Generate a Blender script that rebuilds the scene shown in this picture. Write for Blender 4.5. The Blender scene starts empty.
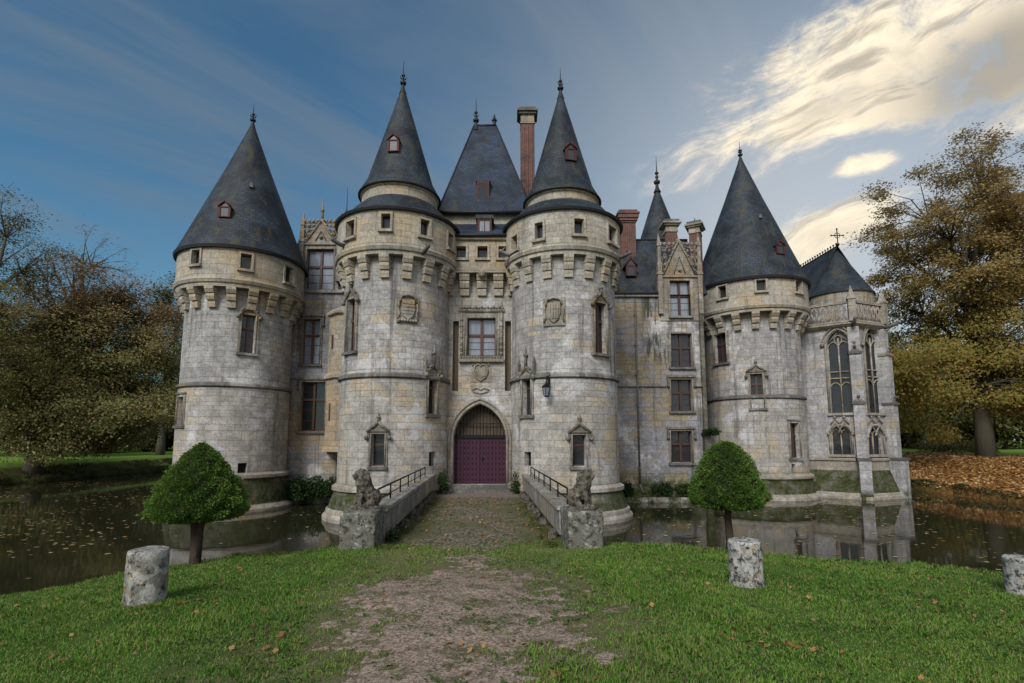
import bpy, math, random
import numpy as np
from mathutils import Vector, Matrix
R_ = math.radians
rng = np.random.default_rng(7)
random.seed(7)
SC = bpy.context.scene
COL = SC.collection

# ------------------------------------------------------------------ camera
EYE = 3.6                      # above the moat water (z = 0)
PITCH = R_(6.5)
YPP = 440.0 - 512 * math.tan(PITCH)
cam_d = bpy.data.cameras.new('camera')
cam_d.sensor_width = 36.0
cam_d.lens = 18.0
cam_d.shift_y = (YPP - 341.5) / 1024.0
cam_d.clip_end = 3000
cam_d.clip_start = 0.05
cam = bpy.data.objects.new('camera', cam_d)
COL.objects.link(cam)
cam.location = (0, 0, EYE)
cam.rotation_euler = (math.pi / 2 + PITCH, 0, 0)
SC.camera = cam

# ------------------------------------------------------------------ light
KEY_EL, KEY_AZ = R_(38), R_(205)   # azimuth clockwise from +Y: front key, added behind the viewer, a little to one side
world = bpy.data.worlds.new('World')
SC.world = world
world.use_nodes = True
front_key_d = bpy.data.lights.new('sun', 'SUN')  # soft key light added to brighten the castle fronts
front_key_d.energy = 2.4
front_key_d.angle = R_(24)
front_key_d.color = (1.0, 0.975, 0.945)
sun = bpy.data.objects.new('sun', front_key_d)
COL.objects.link(sun)
sdir = Vector((math.sin(KEY_AZ) * math.cos(KEY_EL), math.cos(KEY_AZ) * math.cos(KEY_EL), math.sin(KEY_EL)))
sun.rotation_euler = sdir.to_track_quat('Z', 'Y').to_euler()
sun.location = (0, -20, 40)
SC.view_settings.view_transform = 'Standard'
SC.view_settings.look = 'None'
SC.view_settings.gamma = 1.0
SC.view_settings.use_curve_mapping = False
SC.view_settings.exposure = 0.35


# ------------------------------------------------------------------ node helper
class G:
    def __init__(s, nt):
        s.nt = nt
        nt.nodes.clear()

    def n(s, typ, props=None, **inp):
        nd = s.nt.nodes.new('ShaderNode' + typ)
        for k, v in (props or {}).items():
            setattr(nd, k, v)
        for k, v in inp.items():
            s.put(nd, k.replace('_', ' '), v)
        return nd

    def put(s, nd, k, v):
        i = nd.inputs[int(k[1:])] if (k[0] == '#') else nd.inputs[k]
        if hasattr(v, 'is_output'):
            s.nt.links.new(v, i)
        elif isinstance(v, (tuple, list)) and len(v) == 3 and i.type == 'RGBA':
            i.default_value = (*v, 1)
        else:
            i.default_value = v

    def mix(s, f, a, b, blend='MIX'):
        nd = s.nt.nodes.new('ShaderNodeMix')
        nd.data_type = 'RGBA'
        nd.blend_type = blend
        nd.clamp_factor = True
        for i, v in ((0, f), (6, a), (7, b)):
            s.put(nd, '#%d' % i, v)
        return nd.outputs[2]

    def math(s, op, a, b=0.0, c=0.0, clamp=False):
        nd = s.nt.nodes.new('ShaderNodeMath')
        nd.operation = op
        nd.use_clamp = clamp
        s.put(nd, '#0', a); s.put(nd, '#1', b); s.put(nd, '#2', c)
        return nd.outputs[0]

    def vmath(s, op, a, b=(0, 0, 0)):
        nd = s.nt.nodes.new('ShaderNodeVectorMath')
        nd.operation = op
        s.put(nd, '#0', a); s.put(nd, '#1', b)
        return nd.outputs[1] if op in ('DOT_PRODUCT', 'LENGTH') else nd.outputs[0]

    def rng(s, v, a, b, c=0.0, d=1.0, smooth=True):
        nd = s.nt.nodes.new('ShaderNodeMapRange')
        nd.interpolation_type = 'SMOOTHSTEP' if smooth else 'LINEAR'
        for i, x in enumerate((v, a, b, c, d)):
            s.put(nd, '#%d' % i, x)
        return nd.outputs[0]

    def noise(s, vec, scale, detail=4.0, rough=0.55, dist=0.0):
        nd = s.n('TexNoise', Scale=scale, Detail=detail, Roughness=rough, Distortion=dist)
        s.put(nd, 'Vector', vec)
        return nd.outputs[0]

    def scalev(s, vec, sc):
        return s.vmath('MULTIPLY', vec, sc)

    def pos(s):
        return s.n('NewGeometry').outputs['Position']

    def obj(s):
        return s.n('TexCoord').outputs['Object']

    def uv(s):
        return s.n('TexCoord').outputs['UV']

    def sep(s, v):
        return s.n('SeparateXYZ', Vector=v).outputs

    def out(s, shader):
        o = s.n('OutputMaterial')
        s.nt.links.new(shader, o.inputs[0])

    def bsdf(s, color, rough=0.8, metal=0.0, bump=None, bs=0.3, bd=0.05, spec=0.3, **kw):
        b = s.n('BsdfPrincipled', Roughness=rough, Metallic=metal)
        s.put(b, 'Base Color', color)
        b.inputs['Specular IOR Level'].default_value = spec
        for k, v in kw.items():
            s.put(b, k.replace('_', ' '), v)
        if bump is not None:
            bn = s.n('Bump', Strength=bs, Distance=bd)
            s.put(bn, 'Height', bump)
            s.nt.links.new(bn.outputs[0], b.inputs['Normal'])
        s.out(b.outputs[0])
        return b


def newmat(name):
    m = bpy.data.materials.new(name)
    m.use_nodes = True
    return m, G(m.node_tree)


# ------------------------------------------------------------------ world: Nishita sky, clouds over it
def make_world():
    g = G(world.node_tree)
    sky = g.n('TexSky', dict(sky_type='NISHITA', sun_disc=False, sun_elevation=KEY_EL, sun_rotation=KEY_AZ,
                             altitude=50, air_density=1.1, dust_density=0.6, ozone_density=3.0))
    d = g.n('TexCoord').outputs['Generated']
    x, y, z = g.sep(d)
    base = g.mix(1.0, sky.outputs[0], (0.47, 0.74, 0.76), 'MULTIPLY')
    yy = g.math('MAXIMUM', y, 0.08)
    u = g.math('DIVIDE', x, yy)
    v = g.math('DIVIDE', z, yy)
    front = g.rng(y, 0.05, 0.3)
    # thin grey veil, streaked
    zz = g.math('ADD', g.math('MAXIMUM', z, 0.0), 0.22)
    pl = g.n('CombineXYZ', X=g.math('DIVIDE', x, zz), Y=g.math('DIVIDE', y, zz), Z=0.0).outputs[0]
    rot = g.n('VectorRotate', dict(rotation_type='Z_AXIS'), Vector=pl, Angle=R_(48)).outputs[0]
    st = g.scalev(rot, (1.0, 0.28, 1.0))
    veil = g.noise(st, 2.1, 8, 0.62, 0.9)
    base = g.mix(g.math('MULTIPLY', g.rng(veil, 0.40, 0.70), 0.62), base, (1.35, 1.75, 2.15))
    # paler sky towards the low evening light
    gl = g.math('POWER', g.math('MAXIMUM', g.vmath('DOT_PRODUCT', d, (0.50, 0.82, 0.27)), 0.0), 11.0)
    base = g.mix(g.math('MULTIPLY', gl, 0.9), base, (4.6, 4.9, 5.2))
    # lit cloud banks: position in a plane a unit ahead
    cr = g.n('VectorRotate', dict(rotation_type='Z_AXIS'), Angle=R_(-28),
             Vector=g.n('CombineXYZ', X=u, Y=v, Z=0.0).outputs[0]).outputs[0]
    warp = g.n('TexNoise', Scale=2.2, Detail=3.0)
    g.put(warp, 'Vector', cr)
    crw = g.vmath('ADD', cr, g.scalev(g.vmath('SUBTRACT', warp.outputs[1], (0.5, 0.5, 0.5)), (0.22, 0.16, 0.0)))
    cn = g.noise(g.scalev(crw, (1.9, 5.2, 1.0)), 1.8, 10, 0.66, 0.5)
    cf = g.noise(g.scalev(crw, (5.5, 10.0, 1.0)), 1.5, 9, 0.7, 0.25)
    cn2 = g.noise(g.scalev(crw, (1.1, 2.8, 1.0)), 1.9, 5, 0.55)

    def blob(cu, cv, lu, lv):
        # centre in (u, v), half lengths along and across the streaks
        a = R_(-28)
        ru, rv = cu * math.cos(a) - cv * math.sin(a), cu * math.sin(a) + cv * math.cos(a)
        q = g.vmath('MULTIPLY', g.vmath('SUBTRACT', crw, (ru, rv, 0)), (1 / lu, 1 / lv, 0))
        return g.rng(g.vmath('LENGTH', q), 1.25, 0.25)
    m1 = blob(0.76, 0.785, 0.54, 0.165)
    m2 = blob(0.645, 0.405, 0.22, 0.075)
    m3 = blob(0.722, 0.56, 0.085, 0.034)
    m4 = blob(1.16, 0.86, 0.42, 0.17)
    mm = g.math('MAXIMUM', g.math('MAXIMUM', m1, m2), g.math('MAXIMUM', m3, g.math('MULTIPLY', m4, 0.95)))
    dens = g.rng(g.math('ADD', g.math('MULTIPLY', mm, 0.46), g.math('ADD', g.math('MULTIPLY', cn, 1.05), g.math('MULTIPLY', cf, 0.70))), 0.93, 1.32)
    dens = g.math('MULTIPLY', dens, front)
    dens = g.math('MULTIPLY', dens, g.rng(mm, 0.02, 0.3))
    cs = g.noise(g.scalev(crw, (1.3, 8.5, 1.0)), 2.0, 7, 0.6, 0.3)
    shade = g.math('MAXIMUM', g.math('MULTIPLY', g.rng(cs, 0.47, 0.64), 0.72), g.math('MAXIMUM', g.math('MULTIPLY', g.rng(cn2, 0.46, 0.72), 0.55), g.math('MULTIPLY', blob(1.02, 0.80, 0.34, 0.13), 0.85)))
    ccol = g.mix(shade, (9.0, 7.9, 6.0), (2.7, 2.5, 2.2))
    ccol = g.mix(g.math('MULTIPLY', g.rng(dens, 0.75, 0.1), 0.6), ccol, (6.0, 5.5, 4.8))
    col = g.mix(dens, base, ccol)
    # unseen bright overcast added behind the viewer to fill the castle front
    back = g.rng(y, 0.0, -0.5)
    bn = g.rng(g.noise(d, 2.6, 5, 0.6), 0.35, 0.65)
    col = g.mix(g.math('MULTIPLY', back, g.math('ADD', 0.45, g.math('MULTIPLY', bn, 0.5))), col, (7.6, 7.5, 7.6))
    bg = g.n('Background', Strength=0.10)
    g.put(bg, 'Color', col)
    o = g.n('OutputWorld')
    g.nt.links.new(bg.outputs[0], o.inputs[0])


make_world()


# ------------------------------------------------------------------ view rays: where a measured point of the place lies
def ray(px, py):
    a, b = (px - 512) / 512.0, (YPP - py) / 512.0
    f = Vector((0, math.cos(PITCH), math.sin(PITCH)))
    u = Vector((0, -math.sin(PITCH), math.cos(PITCH)))
    return f + Vector((a, 0, 0)) + u * b


def at(px, py, Y):
    d = ray(px, py)
    return Vector((0, 0, EYE)) + d * (Y / d.y)


def fit(x0, x1, y, R):
    """Centre of an upright cylinder of radius R whose edges are seen at x0 and x1."""
    a, b = ray(x0, y), ray(x1, y)
    t0, t1 = math.atan2(a.x, a.y), math.atan2(b.x, b.y)
    m, h = (t0 + t1) / 2, (t1 - t0) / 2
    dist = R / math.sin(h)
    return dist * math.sin(m), dist * math.cos(m)


def oncyl(px, py, c, R):
    d = ray(px, py)
    o = Vector((-c[0], -c[1]))
    dx = Vector((d.x, d.y))
    A, B, Cc = dx.dot(dx), 2 * o.dot(dx), o.dot(o) - R * R
    disc = B * B - 4 * A * Cc
    if disc < 0:
        t = -B / (2 * A)
    else:
        t = (-B - math.sqrt(disc)) / (2 * A)
    p = Vector((0, 0, EYE)) + d * t
    th = math.atan2(p.x - c[0], -(p.y - c[1]))
    return th, p.z


def onplane(px, py, p0, p1):
    """u (metres along p0->p1) and z where the ray meets the upright plane through p0 and p1."""
    d = ray(px, py)
    t = Vector((p1[0] - p0[0], p1[1] - p0[1])).normalized()
    n = Vector((t.y, -t.x))
    k = n.dot(Vector((p0[0], p0[1]))) / n.dot(Vector((d.x, d.y)))
    p = Vector((0, 0, EYE)) + d * k
    return t.dot(Vector((p.x - p0[0], p.y - p0[1]))), p.z


# ------------------------------------------------------------------ mesh helper
class MB:
    def __init__(s):
        s.v, s.f, s.uv, s.sm, s.mi = [], [], [], [], []

    def face(s, pts, uv=None, smooth=False, mi=0):
        b = len(s.v)
        pts = [Vector(p) for p in pts]
        s.v += [tuple(p) for p in pts]
        s.f.append(tuple(range(b, b + len(pts))))
        if uv is None:
            n = Vector((0, 0, 0))
            for i in range(len(pts)):
                n += pts[i].cross(pts[(i + 1) % len(pts)])
            if n.length > 0:
                n.normalize()
            if abs(n.z) > 0.75:
                uv = [(p.x, p.y) for p in pts]
            else:
                t = Vector((-n.y, n.x, 0)).normalized()
                uv = [(t.dot(p), p.z / max(0.3, math.sqrt(1 - n.z * n.z))) for p in pts]
        s.uv.append(uv)
        s.sm.append(smooth)
        s.mi.append(mi)

    def mesh(s, vs, fs, smooth=False, mi=0):
        """Shared vertices (for smooth shading)."""
        b = len(s.v)
        s.v += [tuple(p) for p in vs]
        for f in fs:
            s.f.append(tuple(b + i for i in f))
            pts = [Vector(vs[i]) for i in f]
            s.uv.append([(p.x + p.y, p.z) for p in pts])
            s.sm.append(smooth)
            s.mi.append(mi)

    def box(s, x0, x1, y0, y1, z0, z1, mi=0, M=None, taper=0.0):
        t = taper
        P = [(x0, y0, z0), (x1, y0, z0), (x1, y1, z0), (x0, y1, z0),
             (x0 + t, y0 + t, z1), (x1 - t, y0 + t, z1), (x1 - t, y1 - t, z1), (x0 + t, y1 - t, z1)]
        if M is not None:
            P = [M @ Vector(p) for p in P]
        for f in ((0, 1, 5, 4), (1, 2, 6, 5), (2, 3, 7, 6), (3, 0, 4, 7), (4, 5, 6, 7), (3, 2, 1, 0)):
            s.face([P[i] for i in f], mi=mi)

    def pyramid(s, x0, x1, y0, y1, z0, z1, mi=0):
        a = ((x0 + x1) / 2, (y0 + y1) / 2, z1)
        P = [(x0, y0, z0), (x1, y0, z0), (x1, y1, z0), (x0, y1, z0)]
        for i in range(4):
            s.face([P[i], P[(i + 1) % 4], a], mi=mi)

    def lathe(s, rows, seg=64, c=(0, 0), cuts=(), Rn=None, t0=-math.pi, t1=math.pi, depth=0.4, mi=0, fac=1.0):
        """rows: (z, r) upwards. cuts: (tmin, tmax, zmin, zmax) openings with reveals."""
        ts = list(np.linspace(t0, t1, seg + 1))
        rows = list(rows)
        for (a, b, z0, z1) in cuts:
            ts = [t for t in ts if not (abs(t - a) < 0.012 or abs(t - b) < 0.012)] + [a, b]
            for zz in (z0, z1):
                for k in range(len(rows) - 1):
                    if rows[k][0] < zz - 1e-6 and rows[k + 1][0] > zz + 1e-6:
                        f = (zz - rows[k][0]) / (rows[k + 1][0] - rows[k][0])
                        rows.insert(k + 1, (zz, rows[k][1] + f * (rows[k + 1][1] - rows[k][1])))
                        break
        ts = sorted(ts)
        P = lambda t, r, z: (c[0] + r * math.sin(t), c[1] - r * math.cos(t), z)
        sl = 0.0
        for k in range(len(rows) - 1):
            (za, ra), (zb, rb) = rows[k], rows[k + 1]
            ln = math.hypot(zb - za, rb - ra)
            if ln < 1e-6:
                continue
            va, vb = (za, zb) if abs(zb - za) > 1e-4 else (sl, sl + ln)
            if fac != 1.0:
                va, vb = sl, sl + ln
            sl += ln
            rn = Rn or max(ra, rb)
            base = len(s.v)
            vs, idx = [], {}
            for i, t in enumerate(ts):
                s.v.append(P(t, ra, za)); s.v.append(P(t, max(rb, 1e-4), zb))
            for i in range(len(ts) - 1):
                tm = (ts[i] + ts[i + 1]) / 2
                if any(a < tm < b and z0 - 1e-4 <= za and zb <= z1 + 1e-4 and abs(zb - za) > 1e-4 for (a, b, z0, z1) in cuts):
                    continue
                q = base + 2 * i
                s.f.append((q, q + 2, q + 3, q + 1))
                s.uv.append([(ts[i] * rn, va), (ts[i + 1] * rn, va), (ts[i + 1] * rn, vb), (ts[i] * rn, vb)])
                s.sm.append(True); s.mi.append(mi)
        for (a, b, z0, z1) in cuts:
            def rr(z):
                for k in range(len(rows) - 1):
                    if rows[k][0] - 1e-6 <= z <= rows[k + 1][0] + 1e-6 and rows[k + 1][0] > rows[k][0]:
                        return rows[k][1]
                return rows[0][1]
            r = rr((z0 + z1) / 2); ri = r - depth
            s.face([P(a, r, z0), P(a, ri, z0), P(a, ri, z1), P(a, r, z1)], mi=mi)
            s.face([P(b, ri, z0), P(b, r, z0), P(b, r, z1), P(b, ri, z1)], mi=mi)
            s.face([P(a, r, z1), P(a, ri, z1), P(b, ri, z1), P(b, r, z1)], mi=mi)
            s.face([P(a, ri, z0), P(a, r, z0), P(b, r, z0), P(b, ri, z0)], mi=mi)

    def tube(s, pts, r, sides=6, closed=False, mi=0, caps=True, smooth=True):
        pts = [Vector(p) for p in pts]
        n = len(pts)
        rs = r if isinstance(r, (list, tuple)) else [r] * n
        vs = []
        ref = None
        for i, p in enumerate(pts):
            if closed:
                d = pts[(i + 1) % n] - pts[i - 1]
            else:
                d = pts[min(i + 1, n - 1)] - pts[max(i - 1, 0)]
            d.normalize()
            if ref is None:
                ref = Vector((0, 0, 1)) if abs(d.z) < 0.9 else Vector((0, 1, 0))
            a = d.cross(ref)
            if a.length < 1e-4:
                a = d.cross(Vector((1, 0, 0)))
            a.normalize()
            b = a.cross(d); b.normalize()
            ref = b
            for k in range(sides):
                w = 2 * math.pi * (k + 0.5) / sides
                vs.append(p + a * (math.cos(w) * rs[i]) + b * (math.sin(w) * rs[i]))
        fs = []
        for i in range(n if closed else n - 1):
            j = (i + 1) % n
            for k in range(sides):
                l = (k + 1) % sides
                fs.append((i * sides + k, i * sides + l, j * sides + l, j * sides + k))
        if caps and not closed:
            fs.append(tuple(range(sides - 1, -1, -1)))
            fs.append(tuple((n - 1) * sides + k for k in range(sides)))
        s.mesh(vs, fs, smooth, mi)

    def ball(s, c, r, seg=8, rings=6, mi=0, sq=(1, 1, 1)):
        vs, fs = [], []
        for i in range(rings + 1):
            ph = math.pi * i / rings
            for k in range(seg):
                t = 2 * math.pi * k / seg
                vs.append((c[0] + r * sq[0] * math.sin(ph) * math.cos(t), c[1] + r * sq[1] * math.sin(ph) * math.sin(t),
                           c[2] + r * sq[2] * math.cos(ph)))
        for i in range(rings):
            for k in range(seg):
                l = (k + 1) % seg
                fs.append((i * seg + k, (i + 1) * seg + k, (i + 1) * seg + l, i * seg + l))
        s.mesh(vs, fs, True, mi)

    def data(s, name):
        me = bpy.data.meshes.new(name)
        me.from_pydata(s.v, [], s.f)
        ul = me.uv_layers.new(name='UVMap')
        flat = np.array([c for f in s.uv for q in f for c in q], dtype=np.float32)
        ul.data.foreach_set('uv', flat)
        me.polygons.foreach_set('use_smooth', np.array(s.sm, dtype=bool))
        me.polygons.foreach_set('material_index', np.array(s.mi, dtype=np.int32))
        me.update()
        return me


WM = {}


def link(o, parent=None, M=None):
    COL.objects.link(o)
    M = M if M is not None else Matrix.Identity(4)
    WM[o.name] = M
    if parent is not None:
        o.parent = parent
        o.matrix_basis = WM[parent.name].inverted() @ M
    else:
        o.matrix_basis = M
    return o


def obj(name, mb, mats, parent=None, M=None, world=True):
    """One mesh object; mb holds world coordinates when M is None, else local ones under M."""
    me = mb if isinstance(mb, bpy.types.Mesh) else mb.data(name)
    if not len(me.materials):
        for m in (mats if isinstance(mats, (list, tuple)) else [mats]):
            me.materials.append(m)
    return link(bpy.data.objects.new(name, me), parent, M)


def empty(name, loc, label, cat, group=None, rz=0.0):
    o = bpy.data.objects.new(name, None)
    o.empty_display_size = 0.3
    link(o, None, Matrix.Translation(loc) @ Matrix.Rotation(rz, 4, 'Z'))
    return tag(o, label, cat, group)


def tag(o, label=None, cat=None, group=None, kind=None):
    for k, v in (('label', label), ('category', cat), ('group', group), ('kind', kind)):
        if v:
            o[k] = v
    return o


def copy_tree(o, parent=None, M=None):
    c = o.copy()
    COL.objects.link(c)
    if parent is not None:
        c.parent = parent
        c.matrix_basis = o.matrix_basis
        WM[c.name] = WM[parent.name] @ c.matrix_basis
    else:
        c.matrix_basis = M
        WM[c.name] = M
    for ch in list(o.children):
        copy_tree(ch, c)
    return c


def npmesh(name, V, k, mat, kinds=None):
    """Mesh of len(V)/k separate k-gons."""
    V = np.asarray(V, dtype=np.float32).reshape(-1, 3)
    n = len(V) // k
    me = bpy.data.meshes.new(name)
    me.vertices.add(n * k)
    me.vertices.foreach_set('co', V.ravel())
    me.loops.add(n * k)
    me.loops.foreach_set('vertex_index', np.arange(n * k, dtype=np.int32))
    me.polygons.add(n)
    me.polygons.foreach_set('loop_start', np.arange(0, n * k, k, dtype=np.int32))
    me.update(calc_edges=True)
    me.validate()
    me.materials.append(mat)
    return me


def TM(x, y, z, rz=0.0):
    return Matrix.Translation((x, y, z)) @ Matrix.Rotation(rz, 4, 'Z')


# ------------------------------------------------------------------ materials
def stone(name, grey=(0.33, 0.322, 0.312), ochre=(0.355, 0.305, 0.232), white=(0.57, 0.56, 0.545), o_lo=0.55, o_hi=0.68,
          w_lo=0.53, w_hi=0.66, bw=0.68, bh=0.31, mortar=0.013, moss=None, streak=0.7, soot=0.5, bump=0.45):
    m, g = newmat(name)
    p = g.pos()
    uv = g.uv()
    br = g.n('TexBrick', dict(offset=0.5, squash=1.0), Color1=(0.86, 0.86, 0.87), Color2=(1.12, 1.11, 1.10), Mortar=(0.66, 0.635, 0.61),
             Scale=1.0, Mortar_Size=mortar, Mortar_Smooth=0.3, Bias=0.0, Brick_Width=bw, Row_Height=bh)
    wob = g.n('TexNoise', Scale=1.7, Detail=2.0)
    g.put(wob, 'Vector', uv)
    su, sv_, _w = g.sep(uv)      # courses of uneven height
    uneven = g.math('ADD', g.math('MULTIPLY', g.math('SINE', g.math('MULTIPLY', sv_, 2.3)), 0.11), g.math('MULTIPLY', g.math('SINE', g.math('MULTIPLY', sv_, 5.9)), 0.045))
    uv = g.n('CombineXYZ', X=su, Y=g.math('ADD', sv_, uneven), Z=0.0).outputs[0]
    g.put(br, 'Vector', g.vmath('ADD', uv, g.scalev(g.vmath('SUBTRACT', wob.outputs[1], (0.5, 0.5, 0.5)), (0.10, 0.045, 0))))
    rb = g.n('TexBrick', dict(offset=0.5), Color1=(0, 0, 0), Color2=(1, 1, 1), Mortar=(.5, .5, .5), Scale=1.0, Mortar_Size=0.0, Bias=0.0, Brick_Width=bw, Row_Height=bh)
    g.nt.links.new(br.inputs['Vector'].links[0].from_socket, rb.inputs['Vector'])
    rnd = g.math('MULTIPLY', g.math('SUBTRACT', g.sep(rb.outputs[0])[0], 0.5), 0.15)
    n1 = g.math('ADD', g.noise(p, 0.33, 5, 0.62, 0.3), rnd)
    n2 = g.math('ADD', g.noise(g.vmath('ADD', p, (31, 7, 3)), 0.55, 6, 0.65, 0.4), g.math('MULTIPLY', rnd, -0.8))
    n3 = g.noise(p, 9.0, 5, 0.7)
    grey = g.mix(g.rng(g.noise(g.vmath('ADD', p, (70, 3, 22)), 1.7, 6, 0.7, 0.5), 0.42, 0.62), tuple(c * .80 for c in grey), tuple(c * 1.10 for c in grey))
    col = g.mix(g.rng(n1, o_lo, o_hi), grey, ochre)
    col = g.mix(g.math('MULTIPLY', g.rng(n2, w_lo, w_hi), 0.85), col, white)
    col = g.mix(1.0, col, br.outputs[0], 'MULTIPLY')
    col = g.mix(0.75, col, g.mix(g.rng(n3, 0.25, 0.75), (0.62, 0.62, 0.63), (1.28, 1.26, 1.23)), 'MULTIPLY')
    sv = g.noise(g.scalev(p, (2.3, 2.3, 0.14)), 1.0, 7, 0.68)
    col = g.mix(g.math('MULTIPLY', g.rng(sv, 0.52, 0.68), streak), col, (0.06, 0.06, 0.062))
    s2 = g.noise(g.vmath('ADD', p, (3, 50, 9)), 0.8, 8, 0.75, 0.5)
    col = g.mix(g.math('MULTIPLY', g.rng(s2, 0.55, 0.75), soot), col, (0.075, 0.072, 0.07))
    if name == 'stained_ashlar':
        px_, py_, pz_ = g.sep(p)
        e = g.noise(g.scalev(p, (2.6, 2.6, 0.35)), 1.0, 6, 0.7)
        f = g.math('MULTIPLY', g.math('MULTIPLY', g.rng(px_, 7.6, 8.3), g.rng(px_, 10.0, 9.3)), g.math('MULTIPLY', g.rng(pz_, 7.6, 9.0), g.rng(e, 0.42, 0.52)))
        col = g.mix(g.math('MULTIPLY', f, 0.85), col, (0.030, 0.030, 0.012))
    if moss:
        z = g.sep(p)[2]
        nm = g.noise(p, 1.5, 6, 0.7)
        f = g.rng(g.math('ADD', z, g.math('MULTIPLY', g.math('SUBTRACT', nm, 0.5), moss[2])), moss[1], moss[0])
        mc = g.mix(g.rng(g.noise(p, 5.0, 4, 0.7), 0.35, 0.65), (0.020, 0.028, 0.010), (0.062, 0.070, 0.022))
        col = g.mix(g.math('MULTIPLY', f, g.rng(nm, 0.36, 0.56)), col, mc)
    h = g.math('ADD', g.math('MULTIPLY', br.outputs[1], -0.8), g.math('MULTIPLY', n3, 0.7))
    g.bsdf(col, 0.9, bump=h, bs=bump, bd=0.04, spec=0.2)
    return m


def lichen_stone(name, base=(0.22, 0.21, 0.19), white=(0.55, 0.54, 0.50), dark=(0.045, 0.042, 0.038), wl=0.50, dl=0.50, gold=0.5):
    m, g = newmat(name)
    p = g.obj()
    n1 = g.noise(p, 5.5, 8, 0.72, 0.4)
    n2 = g.noise(g.vmath('ADD', p, (9, 4, 1)), 9.5, 8, 0.78, 0.3)
    n3 = g.noise(g.vmath('ADD', p, (2, 14, 5)), 7.0, 4, 0.6)
    n4 = g.noise(p, 34, 5, 0.7)
    col = g.mix(g.rng(n1, wl - 0.06, wl + 0.08), base, white)
    col = g.mix(g.math('MULTIPLY', g.rng(n3, 0.60, 0.66), gold), col, (0.33, 0.20, 0.05))
    col = g.mix(g.rng(n2, dl, dl + 0.09), col, dark)
    col = g.mix(0.8, col, g.mix(n4, (0.5, 0.5, 0.5), (1.45, 1.45, 1.45)), 'MULTIPLY')
    g.bsdf(col, 0.95, bump=g.math('ADD', n4, g.math('MULTIPLY', n2, 1.5)), bs=0.6, bd=0.03, spec=0.15)
    return m


def slate(name, rows=0.17, moss=0.6, tint=None):
    m, g = newmat(name)
    p = g.pos(); uv = g.uv()
    br = g.n('TexBrick', dict(offset=0.5), Color1=(0.72, 0.75, 0.82), Color2=(1.3, 1.32, 1.36), Mortar=(0.4, 0.4, 0.4), Scale=1.0,
             Mortar_Size=0.015, Mortar_Smooth=0.2, Bias=-0.1, Brick_Width=0.24, Row_Height=rows)
    g.put(br, 'Vector', uv)
    n1 = g.noise(p, 0.7, 6, 0.65, 0.4)
    n2 = g.noise(p, 2.6, 6, 0.7)
    col = g.mix(g.rng(n1, 0.35, 0.65), (0.010, 0.0145, 0.020), (0.031, 0.041, 0.052))
    if tint:
        col = g.mix(1.0, col, tint, 'MULTIPLY')
    col = g.mix(1.0, col, br.outputs[0], 'MULTIPLY')
    st = g.noise(g.scalev(p, (2.2, 2.2, 0.35)), 1.0, 6, 0.7)
    col = g.mix(g.math('MULTIPLY', g.rng(st, 0.50, 0.68), moss), col, (0.056, 0.048, 0.020))
    col = g.mix(g.math('MULTIPLY', g.rng(n2, 0.62, 0.76), 0.45), col, (0.14, 0.14, 0.135))
    g.bsdf(col, 0.68, bump=br.outputs[1], bs=-0.4, bd=0.02, spec=0.35)
    return m


def brickm(name):
    m, g = newmat(name)
    p = g.pos()
    br = g.n('TexBrick', dict(offset=0.5), Color1=(0.10, 0.030, 0.026), Color2=(0.165, 0.058, 0.048), Mortar=(0.16, 0.13, 0.11), Scale=1.0,
             Mortar_Size=0.012, Brick_Width=0.23, Row_Height=0.08)
    g.put(br, 'Vector', g.uv())
    col = g.mix(g.math('MULTIPLY', g.rng(g.noise(p, 1.6, 6, 0.7), 0.45, 0.7), 0.7), br.outputs[0], (0.05, 0.045, 0.045))
    g.bsdf(col, 0.9, bump=br.outputs[1], bs=-0.3, bd=0.01)
    return m


def flat(name, c, rough=0.6, metal=0.0, var=0.35, sc=6.0, spec=0.35):
    m, g = newmat(name)
    n = g.noise(g.obj(), sc, 5, 0.65)
    col = g.mix(1.0, c, g.mix(n, (1 - var,) * 3, (1 + var,) * 3), 'MULTIPLY')
    g.bsdf(col, rough, metal, bump=n, bs=0.2, bd=0.02, spec=spec)
    return m


def leafm(name, c1, c2, c3=None, rough=0.6, trans=0.35, big=0.35, top=None):
    """Leaves: every leaf its own tint, some clumps of another hue."""
    m, g = newmat(name)
    r = g.n('NewGeometry').outputs['Random Per Island']
    p = g.pos()
    n = g.noise(p, big, 3, 0.6)
    col = g.mix(g.math('ADD', g.math('MULTIPLY', r, 0.5), g.math('MULTIPLY', g.rng(n, 0.35, 0.65), 0.5)), c1, c2)
    if c3:
        r2 = g.math('FRACT', g.math('MULTIPLY', r, 17.31))
        col = g.mix(g.rng(g.math('ADD', r2, g.math('MULTIPLY', n, 0.6)), 0.75, 1.15), col, c3)
    if top:         # the crown turns from its top downwards
        z = g.math('ADD', g.sep(p)[2], g.math('MULTIPLY', g.math('SUBTRACT', n, 0.5), 10.0))
        col = g.mix(g.rng(z, top[0], top[1]), col, g.mix(r, tuple(c * .75 for c in top[2]), tuple(c * 1.25 for c in top[2])))
    b = g.bsdf(col, rough, spec=0.2)
    tr = g.n('BsdfTranslucent')
    g.put(tr, 'Color', col)
    mx = g.n('MixShader', Fac=trans)
    g.nt.links.new(b.outputs[0], mx.inputs[1]); g.nt.links.new(tr.outputs[0], mx.inputs[2])
    g.nt.links.new(mx.outputs[0], [x for x in g.nt.nodes if x.type == 'OUTPUT_MATERIAL'][0].inputs[0])
    return m


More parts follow.
